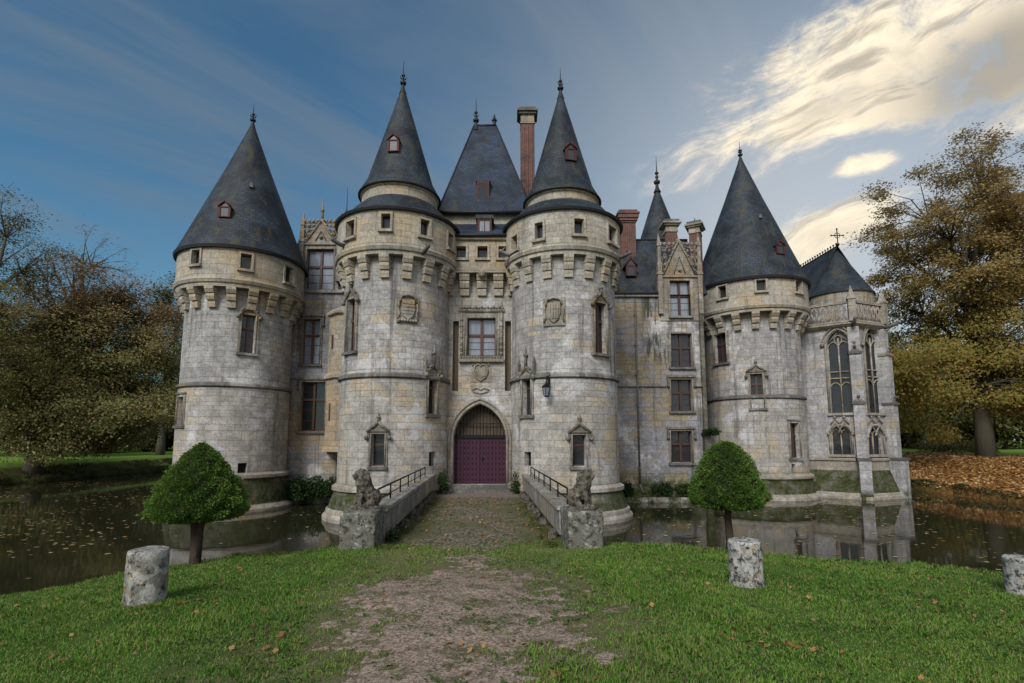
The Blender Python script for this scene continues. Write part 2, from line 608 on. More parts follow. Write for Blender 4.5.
MT = {}
MT['shaft'] = stone('weathered_ashlar', moss=(0.9, 1.9, 2.2))
MT['shaft_warm'] = stone('warm_ashlar', grey=(0.355, 0.337, 0.308), ochre=(0.37, 0.308, 0.222), white=(0.53, 0.53, 0.54), o_lo=0.49, o_hi=0.68,
                         streak=0.55, soot=0.42, moss=(0.9, 2.0, 2.0))
MT['drum'] = stone('drum_ashlar', grey=(0.37, 0.345, 0.29), ochre=(0.36, 0.295, 0.205), white=(0.46, 0.43, 0.38), o_lo=0.42, o_hi=0.66,
                   streak=0.35, soot=0.3, mortar=0.012)
MT['wing'] = stone('stained_ashlar', grey=(0.28, 0.28, 0.30), ochre=(0.29, 0.24, 0.165), o_lo=0.44, o_hi=0.62, streak=0.75, soot=0.6, moss=(1.0, 2.2, 2.4))
MT['pale'] = stone('pale_trim', grey=(0.30, 0.27, 0.22), ochre=(0.30, 0.22, 0.13), white=(0.45, 0.43, 0.39), bw=0.9, bh=0.45, mortar=0.01,
                   streak=0.3, soot=0.45)
MT['carved'] = stone('carved_trim', grey=(0.25, 0.225, 0.185), ochre=(0.27, 0.2, 0.12), white=(0.40, 0.385, 0.35), bw=0.6, bh=0.4, mortar=0.012,
                     streak=0.5, soot=0.75, bump=0.6)
MT['carved_dark'] = stone('weathered_hood', grey=(0.17, 0.155, 0.13), ochre=(0.19, 0.15, 0.095), white=(0.30, 0.29, 0.265), bw=0.6, bh=0.4, mortar=0.012, soot=0.8, bump=0.6)
MT['sill'] = stone('sooty_shaded_trim', grey=(0.13, 0.125, 0.115), ochre=(0.17, 0.14, 0.09), white=(0.3, 0.29, 0.27), bw=0.8, bh=0.4, mortar=0.01, soot=0.75)  # sooty stone; on the tower rings it also paints their under-shadow
MT['chapel'] = stone('chapel_ashlar', grey=(0.34, 0.337, 0.338), ochre=(0.33, 0.28, 0.2), white=(0.52, 0.51, 0.49), o_lo=0.52, o_hi=0.72,
                     bh=0.33, streak=0.4, soot=0.4, moss=(0.3, 0.7, 0.8))
MT['plinth'] = stone('mossy_plinth', grey=(0.25, 0.24, 0.22), ochre=(0.27, 0.2, 0.12), white=(0.46, 0.44, 0.40), bw=0.9, bh=0.5, soot=0.6,
                     moss=(0.55, 1.7, 1.3))
MT['moss'] = stone('mossy_slope', grey=(0.12, 0.115, 0.09), ochre=(0.12, 0.09, 0.05), white=(0.2, 0.19, 0.16), moss=(2.4, 3.4, 1.0), bw=0.3, bh=0.2)
MT['bollard'] = lichen_stone('bollard_stone', base=(0.25, 0.24, 0.22), white=(0.44, 0.43, 0.40), dark=(0.045, 0.045, 0.04), wl=0.47, dl=0.49)
MT['bollard_grey'] = lichen_stone('grey_bollard_stone', base=(0.20, 0.19, 0.165), white=(0.40, 0.39, 0.36), dark=(0.05, 0.05, 0.042), wl=0.52, dl=0.52, gold=0.7)
MT['pedestal'] = lichen_stone('pedestal_stone', base=(0.15, 0.145, 0.12), white=(0.36, 0.355, 0.33), wl=0.57, dl=0.49, gold=0.25)
MT['lion'] = lichen_stone('lion_stone', base=(0.13, 0.115, 0.09), white=(0.27, 0.26, 0.235), dark=(0.035, 0.032, 0.026), wl=0.60, dl=0.47, gold=0.35)
MT['parapet'] = stone('parapet_stone', grey=(0.25, 0.235, 0.20), ochre=(0.25, 0.205, 0.135), white=(0.42, 0.41, 0.39), bw=1.5, bh=0.9, soot=0.85, streak=0.8, bump=.8)
MT['slate'] = slate('slate_shingles', moss=0.8)
MT['slate_blue'] = slate('slate_shingles_clean', moss=0.35, tint=(0.75, 1.0, 1.35))
MT['lead'] = flat('dark_lead', (0.022, 0.024, 0.028), 0.6, 0.3)
MT['brick'] = brickm('red_brick')
MT['redwood'] = flat('red_casement', (0.060, 0.030, 0.024), 0.5)
MT['brownwood'] = flat('brown_casement', (0.085, 0.038, 0.026), 0.6)
MT['dormer_red'] = flat('red_dormer', (0.068, 0.015, 0.012), 0.7)
MT['iron'] = flat('black_iron', (0.012, 0.012, 0.013), 0.55, 0.6)
MT['slotwood'] = flat('slot_timber', (0.11, 0.085, 0.06), .9)
MT['ochre'] = stone('ochre_ashlar', grey=(0.34, 0.30, 0.232), ochre=(0.35, 0.275, 0.182), white=(0.44, 0.42, 0.38), o_lo=0.40, o_hi=0.6, streak=0.35, soot=0.3)
MT['zinc'] = flat('zinc_pipe', (0.13, 0.12, 0.10), 0.6, 0.2)
MT['dark'] = flat('dark_interior', (0.008, 0.008, 0.008), 0.9)


def glassm(name, base, rough):
    m, g = newmat(name)
    n = g.noise(g.obj(), 1.6, 3, 0.5)
    g.bsdf(g.mix(g.noise(g.obj(), 2.5, 3, .6), base, tuple(c * 3 for c in base)), rough, bump=n, bs=0.15, bd=0.05, spec=0.45)
    return m


MT['glass'] = glassm('window_glass', (0.012, 0.013, 0.015), 0.06)


def sky_curtainm():
    m, g = newmat('curtain_sky_glass')
    b = g.bsdf(g.mix(g.noise(g.scalev(g.obj(), (6, 1, 0.6)), 2.0, 4, 0.6), (0.07, 0.08, 0.10), (0.30, 0.33, 0.38)), 0.12, spec=0.9)  # pale streaks: curtains, and sky reflection painted into the pane colour
    return m


MT['curtain_sky'] = sky_curtainm()
MT['dull_glass'] = glassm('dusty_glass', (0.016, 0.018, 0.022), 0.45)


def doorm():
    m, g = newmat('purple_door_paint')
    o = g.obj()
    x, y, z = g.sep(o)
    pl = g.math('FRACT', g.math('MULTIPLY', x, 6.2))
    gr = g.rng(g.math('ABSOLUTE', g.math('SUBTRACT', pl, 0.5)), 0.44, 0.5)
    n = g.noise(g.scalev(o, (5, 5, 1.2)), 2.0, 6, 0.7)
    col = g.mix(n, (0.022, 0.005, 0.013), (0.062, 0.016, 0.036))
    col = g.mix(gr, col, (0.012, 0.004, 0.008))
    g.bsdf(col, 0.6, bump=g.math('MULTIPLY', gr, -1.0), bs=0.6, bd=0.02)
    return m


MT['door'] = doorm()


def bark(name, c1=(0.050, 0.043, 0.032), c2=(0.13, 0.115, 0.085)):
    m, g = newmat(name)
    p = g.obj()
    n = g.noise(g.scalev(p, (1, 1, 0.2)), 7.0, 6, 0.7)
    g.bsdf(g.mix(n, c1, c2), 0.95, bump=n, bs=0.7, bd=0.05, spec=0.1)
    return m


MT['bark'] = bark('grey_bark')
MT['bark_red'] = bark('reddish_bark', (0.045, 0.022, 0.016), (0.11, 0.058, 0.042))


# ------------------------------------------------------------------ terrain
def vnoise(x, y, s, seed=0):
    """Smooth value noise, numpy."""
    r = np.random.default_rng(seed).random((64, 64))
    x, y = np.asarray(x) / s + 640.37, np.asarray(y) / s + 640.71
    xi, yi = np.floor(x).astype(int), np.floor(y).astype(int)
    fx, fy = x - xi, y - yi
    fx, fy = fx * fx * (3 - 2 * fx), fy * fy * (3 - 2 * fy)
    a, b = r[xi % 64, yi % 64], r[(xi + 1) % 64, yi % 64]
    c, d = r[xi % 64, (yi + 1) % 64], r[(xi + 1) % 64, (yi + 1) % 64]
    return (a * (1 - fx) + b * fx) * (1 - fy) + (c * (1 - fx) + d * fx) * fy


def sstep(t):
    t = np.clip(t, 0, 1)
    return t * t * (3 - 2 * t)


CB = [-180, -115, -95, -60, -45, -32, -18, 0, 18, 32, 45, 60, 90, 110, 180]
CR = [400, 400, 14, 10.8, 10.5, 11.5, 11.9, 12.0, 12.2, 12.4, 12.8, 13.2, 16, 400, 400]


def crest(x, y):
    b = np.degrees(np.arctan2(x, y))
    return np.interp(b, CB, CR)


def height(x, y):
    x, y = np.asarray(x, float), np.asarray(y, float)
    r = np.hypot(x, y)
    n = (vnoise(x, y, 1.3, 1) - 0.5) * 0.09 + (vnoise(x, y, 0.35, 2) - 0.5) * 0.035
    near = 2.02 - 0.062 * np.minimum(r, 14) + n
    t = (r - crest(x, y) - (vnoise(x, y, 1.5, 3) - 0.5) * 0.5) / 1.7
    near = near - 2.6 * sstep(t) * (t > 0)
    n2 = vnoise(x, y, 2.1, 4) - 0.5
    lb = -1.3 + 1.7 * sstep((-39.6 + n2 * 1.2 - x) / 0.9) + 1.25 * sstep((-40.2 - x) / 3.2)
    lb = lb + (vnoise(x, y, 6, 5) - 0.5) * 0.25
    rb = -1.3 + 1.85 * sstep((x - 28.3 + n2 * 0.9) / 0.5) + 1.75 * sstep((x - 28.6) / 6.5) + (vnoise(x, y, 4, 8) - 0.5) * 0.3
    fb = -1.3 + 2.6 * sstep((y - 60 + n2 * 2) / 2.5) + 0.6 * sstep((y - 62) / 25)
    return np.maximum(np.maximum(near, lb), np.maximum(rb, fb))


def gz(x, y):
    return float(height(x, y))


def grid_mesh(name, xs, ys, dz=0.0, keep=None):
    X, Y = np.meshgrid(xs, ys)
    Z = height(X, Y) + dz
    nx = len(xs)
    V = np.stack([X, Y, Z], -1).reshape(-1, 3)
    i = np.arange(len(ys) - 1)[:, None] * nx + np.arange(nx - 1)[None]
    Q = np.stack([i, i + 1, i + nx + 1, i + nx], -1).reshape(-1, 4)
    if keep is not None:
        cx = V[Q, 0].mean(1); cy = V[Q, 1].mean(1)
        Q = Q[keep(cx, cy)]
    me = bpy.data.meshes.new(name)
    me.vertices.add(len(V)); me.vertices.foreach_set('co', V.astype(np.float32).ravel())
    me.loops.add(Q.size); me.loops.foreach_set('vertex_index', Q.astype(np.int32).ravel())
    me.polygons.add(len(Q)); me.polygons.foreach_set('loop_start', np.arange(0, Q.size, 4, dtype=np.int32))
    me.polygons.foreach_set('use_smooth', np.ones(len(Q), bool))
    me.update(calc_edges=True)
    return me


def groundm():
    m, g = newmat('ground_soil_and_turf')
    p = g.pos()
    x, y, z = g.sep(p)
    n1 = g.noise(p, 0.9, 6, 0.65); n2 = g.noise(p, 7, 5, 0.7); n3 = g.noise(p, 0.12, 4, 0.6)
    turf = g.mix(g.rng(n1, 0.35, 0.65), (0.035, 0.070, 0.013), (0.070, 0.115, 0.022))
    turf = g.mix(g.rng(n2, 0.5, 0.8), turf, (0.055, 0.045, 0.022))
    ax = g.math('ABSOLUTE', g.math('ADD', x, g.math('ADD', g.math('MULTIPLY', y, 0.035), 0.40)))
    wv = g.math('ADD', ax, g.math('MULTIPLY', g.math('SUBTRACT', n1, 0.5), 2.5))
    turf = g.mix(g.math('MULTIPLY', g.rng(wv, 2.7, 1.3), 0.9), turf, g.mix(n2, (0.075, 0.062, 0.034), (0.17, 0.14, 0.085)))
    far = g.mix(g.rng(n3, 0.3, 0.7), (0.10, 0.175, 0.026), (0.14, 0.22, 0.034))
    far = g.mix(g.rng(g.math('ADD', z, n1), 1.95, 1.55), far, g.mix(n2, (0.050, 0.060, 0.020), (0.11, 0.105, 0.04)))
    col = g.mix(g.rng(g.math('ABSOLUTE', g.math('SUBTRACT', x, -6)), 32, 37), turf, far)
    col = g.mix(g.rng(y, 58, 66), col, far)
    soil = g.mix(n2, (0.012, 0.012, 0.007), (0.035, 0.030, 0.016))
    col = g.mix(g.rng(g.math('ADD', z, g.math('MULTIPLY', n1, 0.6)), 0.70, 0.25), col, soil)
    lf = g.math('MULTIPLY', g.rng(x, 28.3, 29.4), g.rng(g.math('ADD', y, g.math('MULTIPLY', n1, 6.0)), 49, 46))
    vor = g.n('TexVoronoi', Scale=7.0)
    g.put(vor, 'Vector', p)
    lc = g.mix(g.sep(vor.outputs[1])[0], (0.17, 0.068, 0.018), (0.30, 0.16, 0.05))
    col = g.mix(g.math('MULTIPLY', lf, g.rng(n2, 0.25, 0.4)), col, lc)
    g.bsdf(col, 0.95, bump=n2, bs=0.5, bd=0.05, spec=0.1)
    return m


def axis(fine0, fine1, step, mid0, mid1, mstep, far, fstep):
    a = list(np.arange(fine0, fine1 + 1e-6, step))
    lo = list(np.arange(mid0, fine0 - 0.5 * mstep, mstep)); hi = list(np.arange(fine1 + mstep, mid1 + 1e-6, mstep))
    flo = [mid0 - fstep * k * (1 + 0.1 * k) for k in range(1, far)]
    fhi = [mid1 + fstep * k * (1 + 0.1 * k) for k in range(1, far)]
    return np.array(sorted(flo) + lo + a + hi + fhi)


MT['ground'] = groundm()
gx = axis(-15, 15, 0.14, -48, 48, 0.45, 24, 5.0)
gy = axis(-1.0, 15, 0.14, -8, 76, 0.7, 24, 5.0)
gme = grid_mesh('ground', gx, gy)
gme.materials.append(MT['ground'])
tag(link(bpy.data.objects.new('ground', gme)), kind='structure')


def waterm():
    m, g = newmat('moat_water')
    p = g.pos()
    n = g.noise(g.scalev(p, (1, 1, 1)), 1.3, 4, 0.6)
    n2 = g.noise(p, 9.0, 3, 0.5)
    b = g.bsdf(g.mix(n, (0.014, 0.015, 0.008), (0.024, 0.023, 0.012)), 0.035, bump=g.math('ADD', n, g.math('MULTIPLY', n2, 0.12)), bs=0.05, bd=0.05, spec=0.5)
    b.inputs['IOR'].default_value = 1.33
    return m


MT['water'] = waterm()
wb = MB()
wb.face([(-60, -25, 0), (45, -25, 0), (45, 75, 0), (-60, 75, 0)])
tag(obj('water', wb, MT['water']), kind='structure')


# gravel path, worn through the turf
def pathmask(x, y):
    """> 0 on the bare gravel."""
    ax = -0.50 - 0.035 * (y - 3.0)
    hw = 0.72 + 0.06 * np.minimum(y, 7)
    hw = hw - 1.45 * sstep((y - 7.6) / 1.9)
    w = (vnoise(x, y, 0.5, 11) - 0.5) * 0.9 + (vnoise(x, y, 0.16, 12) - 0.5) * 0.8 + (vnoise(x, y, 1.2, 15) - 0.5) * 0.8 + (vnoise(x, y, 0.07, 16) - 0.5) * 0.9
    return hw + w - np.abs(x - ax)


def gravelm():
    m, g = newmat('gravel_path')
    p = g.pos()
    v = g.n('TexVoronoi', Scale=42.0)
    g.put(v, 'Vector', p)
    c = g.sep(v.outputs[1])[0]
    n = g.noise(p, 2.2, 6, 0.7)
    col = g.mix(c, (0.125, 0.092, 0.068), (0.36, 0.28, 0.22))
    col = g.mix(g.math('MULTIPLY', g.rng(g.math('ADD', n, g.math('MULTIPLY', g.noise(p, 11, 4, .7), .3)), 0.64, 0.78), .85), col, (0.070, 0.072, 0.026))
    g.bsdf(col, 0.95, bump=v.outputs[0], bs=-0.6, bd=0.02, spec=0.15)
    return m


MT['gravel'] = gravelm()
pme = grid_mesh('path', np.arange(-3.4, 3.4, 0.05), np.arange(2.2, 11.9, 0.05), 0.0, lambda x, y: pathmask(x, y) > -.12)
pme.materials.append(MT['gravel'])
pco = np.empty(len(pme.vertices) * 3, np.float32)
pme.vertices.foreach_get('co', pco)
pco = pco.reshape(-1, 3)
pco[:, 2] += np.clip(pathmask(pco[:, 0], pco[:, 1]) * .06, -.02, .012)      # thins out into the turf
pme.vertices.foreach_set('co', pco.ravel())
pme.update()
tag(link(bpy.data.objects.new('path', pme)), kind='structure')


# ------------------------------------------------------------------ the castle
castle = empty('castle', (-1.6, 26.0, 0.0), 'pale stone moated castle with round slate-roofed towers and a purple gate', 'castle')


def box_(x0, x1, y0, y1, z0, z1, **k):
    b = MB(); b.box(x0, x1, y0, y1, z0, z1, **k); return b


def arcpts(w, h, n=9):
    """Pointed arch of half width w and rise h: (x, z) from the left spring to the right one."""
    r = (w * w + h * h) / (2 * w)
    cx = r - w
    a1 = math.atan2(h, -cx)           # apex seen from the right-hand centre
    out = []
    for i in range(n):
        a = math.pi + (a1 - math.pi) * i / (n - 1)
        out.append((cx + r * math.cos(a), r * math.sin(a)))
    return out + [(-x, z) for x, z in out[-2::-1]]


def ogee(w, h, n=7):
    """Ogee arch outline, x/z, with a drawn-up point."""
    out = []
    for i in range(n):
        t = i / (n - 1)
        x = -w * (1 - t)
        z = h * (0.62 * math.sin(min(t / 0.72, 1) * math.pi / 2) + 0.38 * max(0, (t - 0.5) / 0.5) ** 2.2)
        out.append((x, z))
    return out + [(-x, z) for x, z in out[-2::-1]]


def window(M, w, h, kind, frame='redwood', glass='glass', cross=True, hood=None, surround=0.16, deep=0.24, parent=None, trans=0.36, mat='carved'):
    """Stone surround (the window) with casement, panes, sill and hood. Local: x along the wall, -y outward, z up from the opening's foot."""
    parent = parent or castle
    b = MB(); s = surround; a = w / 2
    b.box(-a - s, -a - 0.002, -0.06, deep + 0.1, -0.02, h + s * 0.9)
    b.box(a + 0.002, a + s, -0.06, deep + 0.1, -0.02, h + s * 0.9)
    b.box(-a - 0.001, a + 0.001, -0.057, deep + 0.1, h + 0.002, h + s * 0.9 - 0.003)
    if cross == 'stone':
        b.box(-0.055, 0.055, 0.03, deep - 0.03, 0, h)
        b.box(-a, -0.056, 0.034, deep - 0.034, h * (1 - trans) - 0.05, h * (1 - trans) + 0.05)
        b.box(0.056, a, 0.034, deep - 0.034, h * (1 - trans) - 0.05, h * (1 - trans) + 0.05)
    if s > 0.12:     # a thin engaged shaft each side
        for sx in (-1, 1):
            b.tube([(sx * (a + 0.035), -0.075, 0), (sx * (a + 0.035), -0.075, h + 0.05)], 0.03, 6)
    o = obj('window', b, MT[mat], parent, M)
    f = MB(); t = 0.055 if w > 0.5 else 0.04; y0, y1 = deep - 0.02, deep + 0.05
    f.box(-a, -a + t, y0, y1, 0, h); f.box(a - t, a, y0, y1, 0, h)
    f.box(-a + t, a - t, y0 + .003, y1, 0, t); f.box(-a + t, a - t, y0 + .003, y1, h - t, h)
    if cross:
        if w > 0.62:
            f.box(-t * 1.2, t * 1.2, y0 - .06, y1, t, h - t)
            zt = h * (1 - trans)
            for x0, x1 in ((-a + t, -t * 1.2), (t * 1.2, a - t)):
                f.box(x0, x1, y0 - .05, y1, zt - t * 1.1, zt + t * 1.1)
                for k in (1, 2):
                    zz = zt * k / 3
                    f.box(x0, x1, y0 + .02, y1, zz - .012, zz + .012)
        else:
            zt = h * (1 - trans)
            f.box(-a + t, a - t, y0 - .01, y1, zt - t, zt + t)
    obj('casement', f, MT[frame], o, M)
    p = MB()
    p.box(-a + .01, a - .01, deep + 0.02, deep + 0.035, 0.01, h - 0.01)
    obj('pane', p, MT[glass], o, M)
    sl = MB()
    sl.box(-a - s * 1.25, a + s * 1.25, -0.15, deep, -0.15, -0.022, taper=0.012)
    obj('sill', sl, MT['pale' if mat == 'drum' else 'sill'], o, M)
    if hood:
        hb = MB()
        z = h + s * 0.9
        if hood == 'drip':
            hb.box(-a - s - .1, a + s + .1, -0.17, 0.05, z + .004, z + 0.12, taper=0.01)
            for sx in (-1, 1):
                x = sx * (a + s + .04)
                hb.box(x - .05, x + .05, -0.13, 0.05, z - 0.45, z)
                hb.ball((x, -0.10, z - 0.52), 0.10, 7, 5)
        elif hood == 'dripback':
            hb.box(-a - s - .02, a + s + .02, -0.12, 0.05, z + .004, z + 0.09, taper=0.01)
        elif hood in ('ogee', 'ogee_tall'):
            H = w * 0.62 + s
            pts = [(x, -0.10, z - 0.25 + zz) for x, zz in ogee(a + s + 0.02, H)]
            hb.tube(pts, 0.07, 6)
            ft = MB()
            for i in range(len(pts) - 1):        # the field between lintel and hood
                (xa, _, za), (xb, _, zb) = pts[i], pts[i + 1]
                if max(za, zb) > z:
                    hb.face([(xa, -0.075, z + .003), (xb, -0.075, z + .003), (xb, -0.075, max(zb, z + .003)), (xa, -0.075, max(za, z + .003))])
            top = z - 0.25 + H
            fh = 0.35 if hood == 'ogee' else 0.95
            hb.tube([(0, -0.11, top - .05), (0, -0.11, top + fh * .55), (0, -0.11, top + fh)], [0.07, 0.045, 0.02], 6)
            hb.ball((0, -0.11, top + fh * .55), 0.11, 7, 5, sq=(1.25, .8, .75))
            for sx in (-1, 1):
                hb.ball((sx * (a + s + .05), -0.12, z - 0.28), 0.12, 7, 5)
                for k in ((.35, .5), (.62, .72)) if hood == 'ogee' else ((.28, .45), (.5, .62), (.74, .8)):
                    q = pts[int(k[0] * (len(pts) // 2))]
                    hb.ball((sx * abs(q[0]) * 1.08, -0.12, q[2] + 0.08), 0.075, 6, 4)
            if hood == 'ogee_tall':
                for sx in (-1, 1):
                    x = sx * (a + s + .07)
                    hb.box(x - .05, x + .05, -0.14, 0.03, z - .2, z + .35)
                    hb.pyramid(x - .06, x + .06, -0.15, 0.02, z + .35, z + .75)
        elif hood == 'gable':
            H = 0.42
            for sx in (-1, 1):
                hb.tube([(sx * (a + s + .08), -0.12, z - .02), (sx * (a + s) * .45, -0.12, z + H * .55), (0, -0.12, z + H)], 0.065, 6)
                hb.ball((sx * (a + s + .10), -0.12, z - 0.28), 0.10, 7, 5)
                hb.box(sx * (a + s + .02) - .045, sx * (a + s + .02) + .045, -0.11, .02, z - .3, z)
            hb.face([(-a - s, -0.085, z + .002), (a + s, -0.085, z + .002), (0, -0.085, z + H)])
            hb.box(-a - s - .06, a + s + .06, -0.13, .02, z - .01, z + .07)
            hb.tube([(0, -0.12, z + H), (0, -0.12, z + H + .2), (0, -0.12, z + H + .42)], [.06, .04, .02], 6)
            hb.ball((0, -0.12, z + H + .2), 0.085, 7, 5, sq=(1.2, .8, .8))
        obj('hood_mould', hb, MT['carved_dark'], o, M)
    return o


def corbel_mb(w=0.46, d=0.52, h=1.05):
    b = MB(); n = 3
    for k in range(n):
        z1 = -h * k / n; z0 = z1 - h / n + 0.03
        dd = d * (1 - 0.30 * k)
        # rounded nose: a box with a chamfered lower front
        P = [(-dd, z1), (-dd, z0 + (z1 - z0) * .55), (-dd * .8, z0), (0.12, z0), (0.12, z1)]
        x = w / 2 - .012 * k
        b.face([(-x, y, z) for y, z in P][::-1]); b.face([(x, y, z) for y, z in P])
        for i in range(5):
            (ya, za), (yb, zb) = P[i], P[(i + 1) % 5]
            b.face([(-x, ya, za), (x, ya, za), (x, yb, zb), (-x, yb, zb)][::-1])
    return b.data('corbel')


def tower_win(c, R, box, wmin=None):
    x0, y0, x1, y1 = box
    th, z1 = oncyl((x0 + x1) / 2, y0, c, R)
    _, z0 = oncyl((x0 + x1) / 2, y1, c, R)
    ta, _ = oncyl(x0, (y0 + y1) / 2, c, R)
    tb, _ = oncyl(x1, (y0 + y1) / 2, c, R)
    w = wmin or 2 * R * math.sin(max(0.04, (tb - ta) / 2))
    return th, z0, z1, w


def finial(c, z0, h, parent, cross=False, r=0.09):
    b = MB()
    b.lathe([(z0 - .35, r * 2.2), (z0, r), (z0 + h * .12, r * .8), (z0 + h * .14, r * 1.7), (z0 + h * .2, r * 1.9), (z0 + h * .25, r * .6),
             (z0 + h * .42, r * .45), (z0 + h * .44, r * 1.1), (z0 + h * .48, r * 1.1), (z0 + h * .5, r * .35), (z0 + h, 0.008)], 10, c)
    for k in range(4):
        a = k * math.pi / 2 + .4
        zz = z0 + h * .30
        b.tube([(c[0], c[1], zz), (c[0] + .12 * math.cos(a), c[1] + .12 * math.sin(a), zz + .06), (c[0] + .17 * math.cos(a), c[1] + .17 * math.sin(a), zz + .2)], [.03, .035, .012], 5)
    return obj('finial', b, MT['lead'], parent)


def cone_dormer(px, py, c, rowsR, parent, w=0.55, h=0.75, round_top=True, fmat='dormer_red'):
    """Little red lucarne on a conical roof; rowsR: (z -> r) function."""
    # find where the ray meets the cone
    d = ray(px, py); best = None
    for k in range(4000):
        Y = c[1] - 4 + k * 0.002
        q = Vector((0, 0, EYE)) + d * (Y / d.y)
        r = math.hypot(q.x - c[0], q.y - c[1])
        if r <= rowsR(q.z):
            best = q; break
    th = math.atan2(best.x - c[0], -(best.y - c[1]))
    z = best.z - h / 2; r = rowsR(z)
    M = TM(c[0] + r * math.sin(th), c[1] - r * math.cos(th), z, th)
    b = MB()
    b.box(-w / 2, w / 2, -0.05, 0.9, 0, h * .72)
    z1 = h * .72
    for sx in (-1, 1):
        P = [(sx * (w / 2 + .07), -0.12, z1 - .04), (0, -0.12, h + .12), (0, 1.0, h + .12), (sx * (w / 2 + .07), 1.0, z1 - .04)]
        b.face(P if sx > 0 else P[::-1])
    dm = obj('dormer', b, MT['slate'], parent, M)
    f = MB()
    t = .075
    f.box(-w / 2 - .03, -w / 2 + t, -0.10, 0.0, 0, z1); f.box(w / 2 - t, w / 2 + .03, -0.10, 0.0, 0, z1)
    f.box(-w / 2 + t, w / 2 - t, -0.095, 0.0, 0, .05)
    f.box(-w / 2 + t, w / 2 - t, -0.095, 0.0, z1 - .05, z1)
    for sx in (-1, 1):
        f.tube([(sx * (w / 2 + .04), -0.10, z1 - .02), (sx * w * .3, -0.10, h * .92), (0, -0.10, h + .06)], .05, 6)
    obj('dormer_frame', f, MT[fmat], dm, M)
    p = MB(); p.face([(-w / 2 + t, -0.06, .05), (w / 2 - t, -0.06, .05), (w / 2 - t, -0.06, z1 - .05), (-w / 2 + t, -0.06, z1 - .05)])
    p.face([(-w * .4, -0.07, z1), (w * .4, -0.07, z1), (0, -0.07, h)])
    obj('pane', p, MT['dull_glass'], dm, M)


def interp_rows(rows):
    zs = [r[0] for r in rows]; rs = [r[1] for r in rows]
    return lambda z: float(np.interp(z, zs, rs))


def round_tower(c, R, rows_wall, drum, wins, ncorb, zc, mats=('shaft', 'drum'), rows_low=None):
    """Shaft + machicolated drum. rows: (z, r). drum: (z0, z1, r). wins: list of (box, kind kwargs, on_drum)."""
    cs, cd, low, todo = [], [], [], []
    for box, kw, where in wins:
        kw = dict(kw)
        rr = drum[2] if where == 'drum' else R
        th, z0, z1, w = tower_win(c, rr, box, kw.pop('w', None))
        hw = math.asin(min(.9, w / 2 / rr))
        {'drum': cd, 'shaft': cs, 'low': low}[where].append((th - hw, th + hw, z0, z1))
        todo.append((th, z0, z1, w, rr, kw))
    sh = MB(); sh.lathe(rows_wall, 72, c, cs, R)
    tw = obj('round_tower', sh, MT[mats[0]], castle)
    if rows_low:
        lo = MB(); lo.lathe(rows_low, 72, c, low, R)
        obj('lower_wall', lo, MT[mats[2]], tw)
    z0, z1, rd = drum
    d = MB()
    # cornice over the corbels, soffit open between shaft and drum
    d.lathe([(z0 - 0.30, R - .05), (z0 - 0.30, rd - .03)], 72, c)
    d.lathe([(z0 - 0.30, rd - .03), (z0 - 0.12, rd - .03), (z0 - 0.10, rd + .05), (z0 + .05, rd + .11), (z0 + .13, rd + .09), (z0 + .16, rd)], 72, c, (), R)
    d.lathe([(z0 + .16, rd), (z1, rd)], 72, c, cd, R)
    obj('drum', d, MT[mats[1]], tw)
    cm = corbel_mb(d=rd - R, w=0.45)
    cm.materials.append(MT['drum'])
    for k in range(ncorb):
        th = -math.pi + 2 * math.pi * (k + .5) / ncorb
        if abs(th) > 2.0:
            continue
        link(bpy.data.objects.new('corbel', cm), tw, TM(c[0] + R * math.sin(th), c[1] - R * math.cos(th), z0 - 0.302, th))
    for th, za, zb, w, rr, kw in todo:
        if kw.get('kind') == 'slit':
            b = MB(); b.box(-w / 2, w / 2, .25, .27, 0, zb - za)
            obj('loophole', b, MT['dark'], tw, TM(c[0] + rr * math.sin(th), c[1] - rr * math.cos(th), za, th))
            continue
        inset = rr * math.cos(math.asin(min(.9, w / 2 / rr)))
        M = TM(c[0] + inset * math.sin(th), c[1] - inset * math.cos(th), za, th)
        kw.setdefault('kind', 'x')
        window(M, w, zb - za, **kw)
    return tw


SM = dict(cross=True, surround=0.11, glass='glass', frame='brownwood', trans=0.02, mat='drum')

# left and right gate towers share their proportions
GT = []
for (xl, xr, ax) in ((340, 447, None), (512, 617.5, None)):
    GT.append(fit(xl, xr, 410, 2.57))
gyc = (GT[0][1] + GT[1][1]) / 2
GT = [(g[0] * gyc / g[1], gyc) for g in GT]
print('gate towers', GT)
TL = fit(178.5, 289.5, 390, 2.7)
TR = fit(706.5, 806, 420, 3.0)
print('corner towers', TL, TR)


def zf(px, py, c, R):
    return oncyl(px, py, c, R)[1]


def string_course(z, R, d=0.12, h=0.2):
    return [(z - h, R), (z - h * .6, R + d), (z, R + d * .9), (z + h * .45, R)]


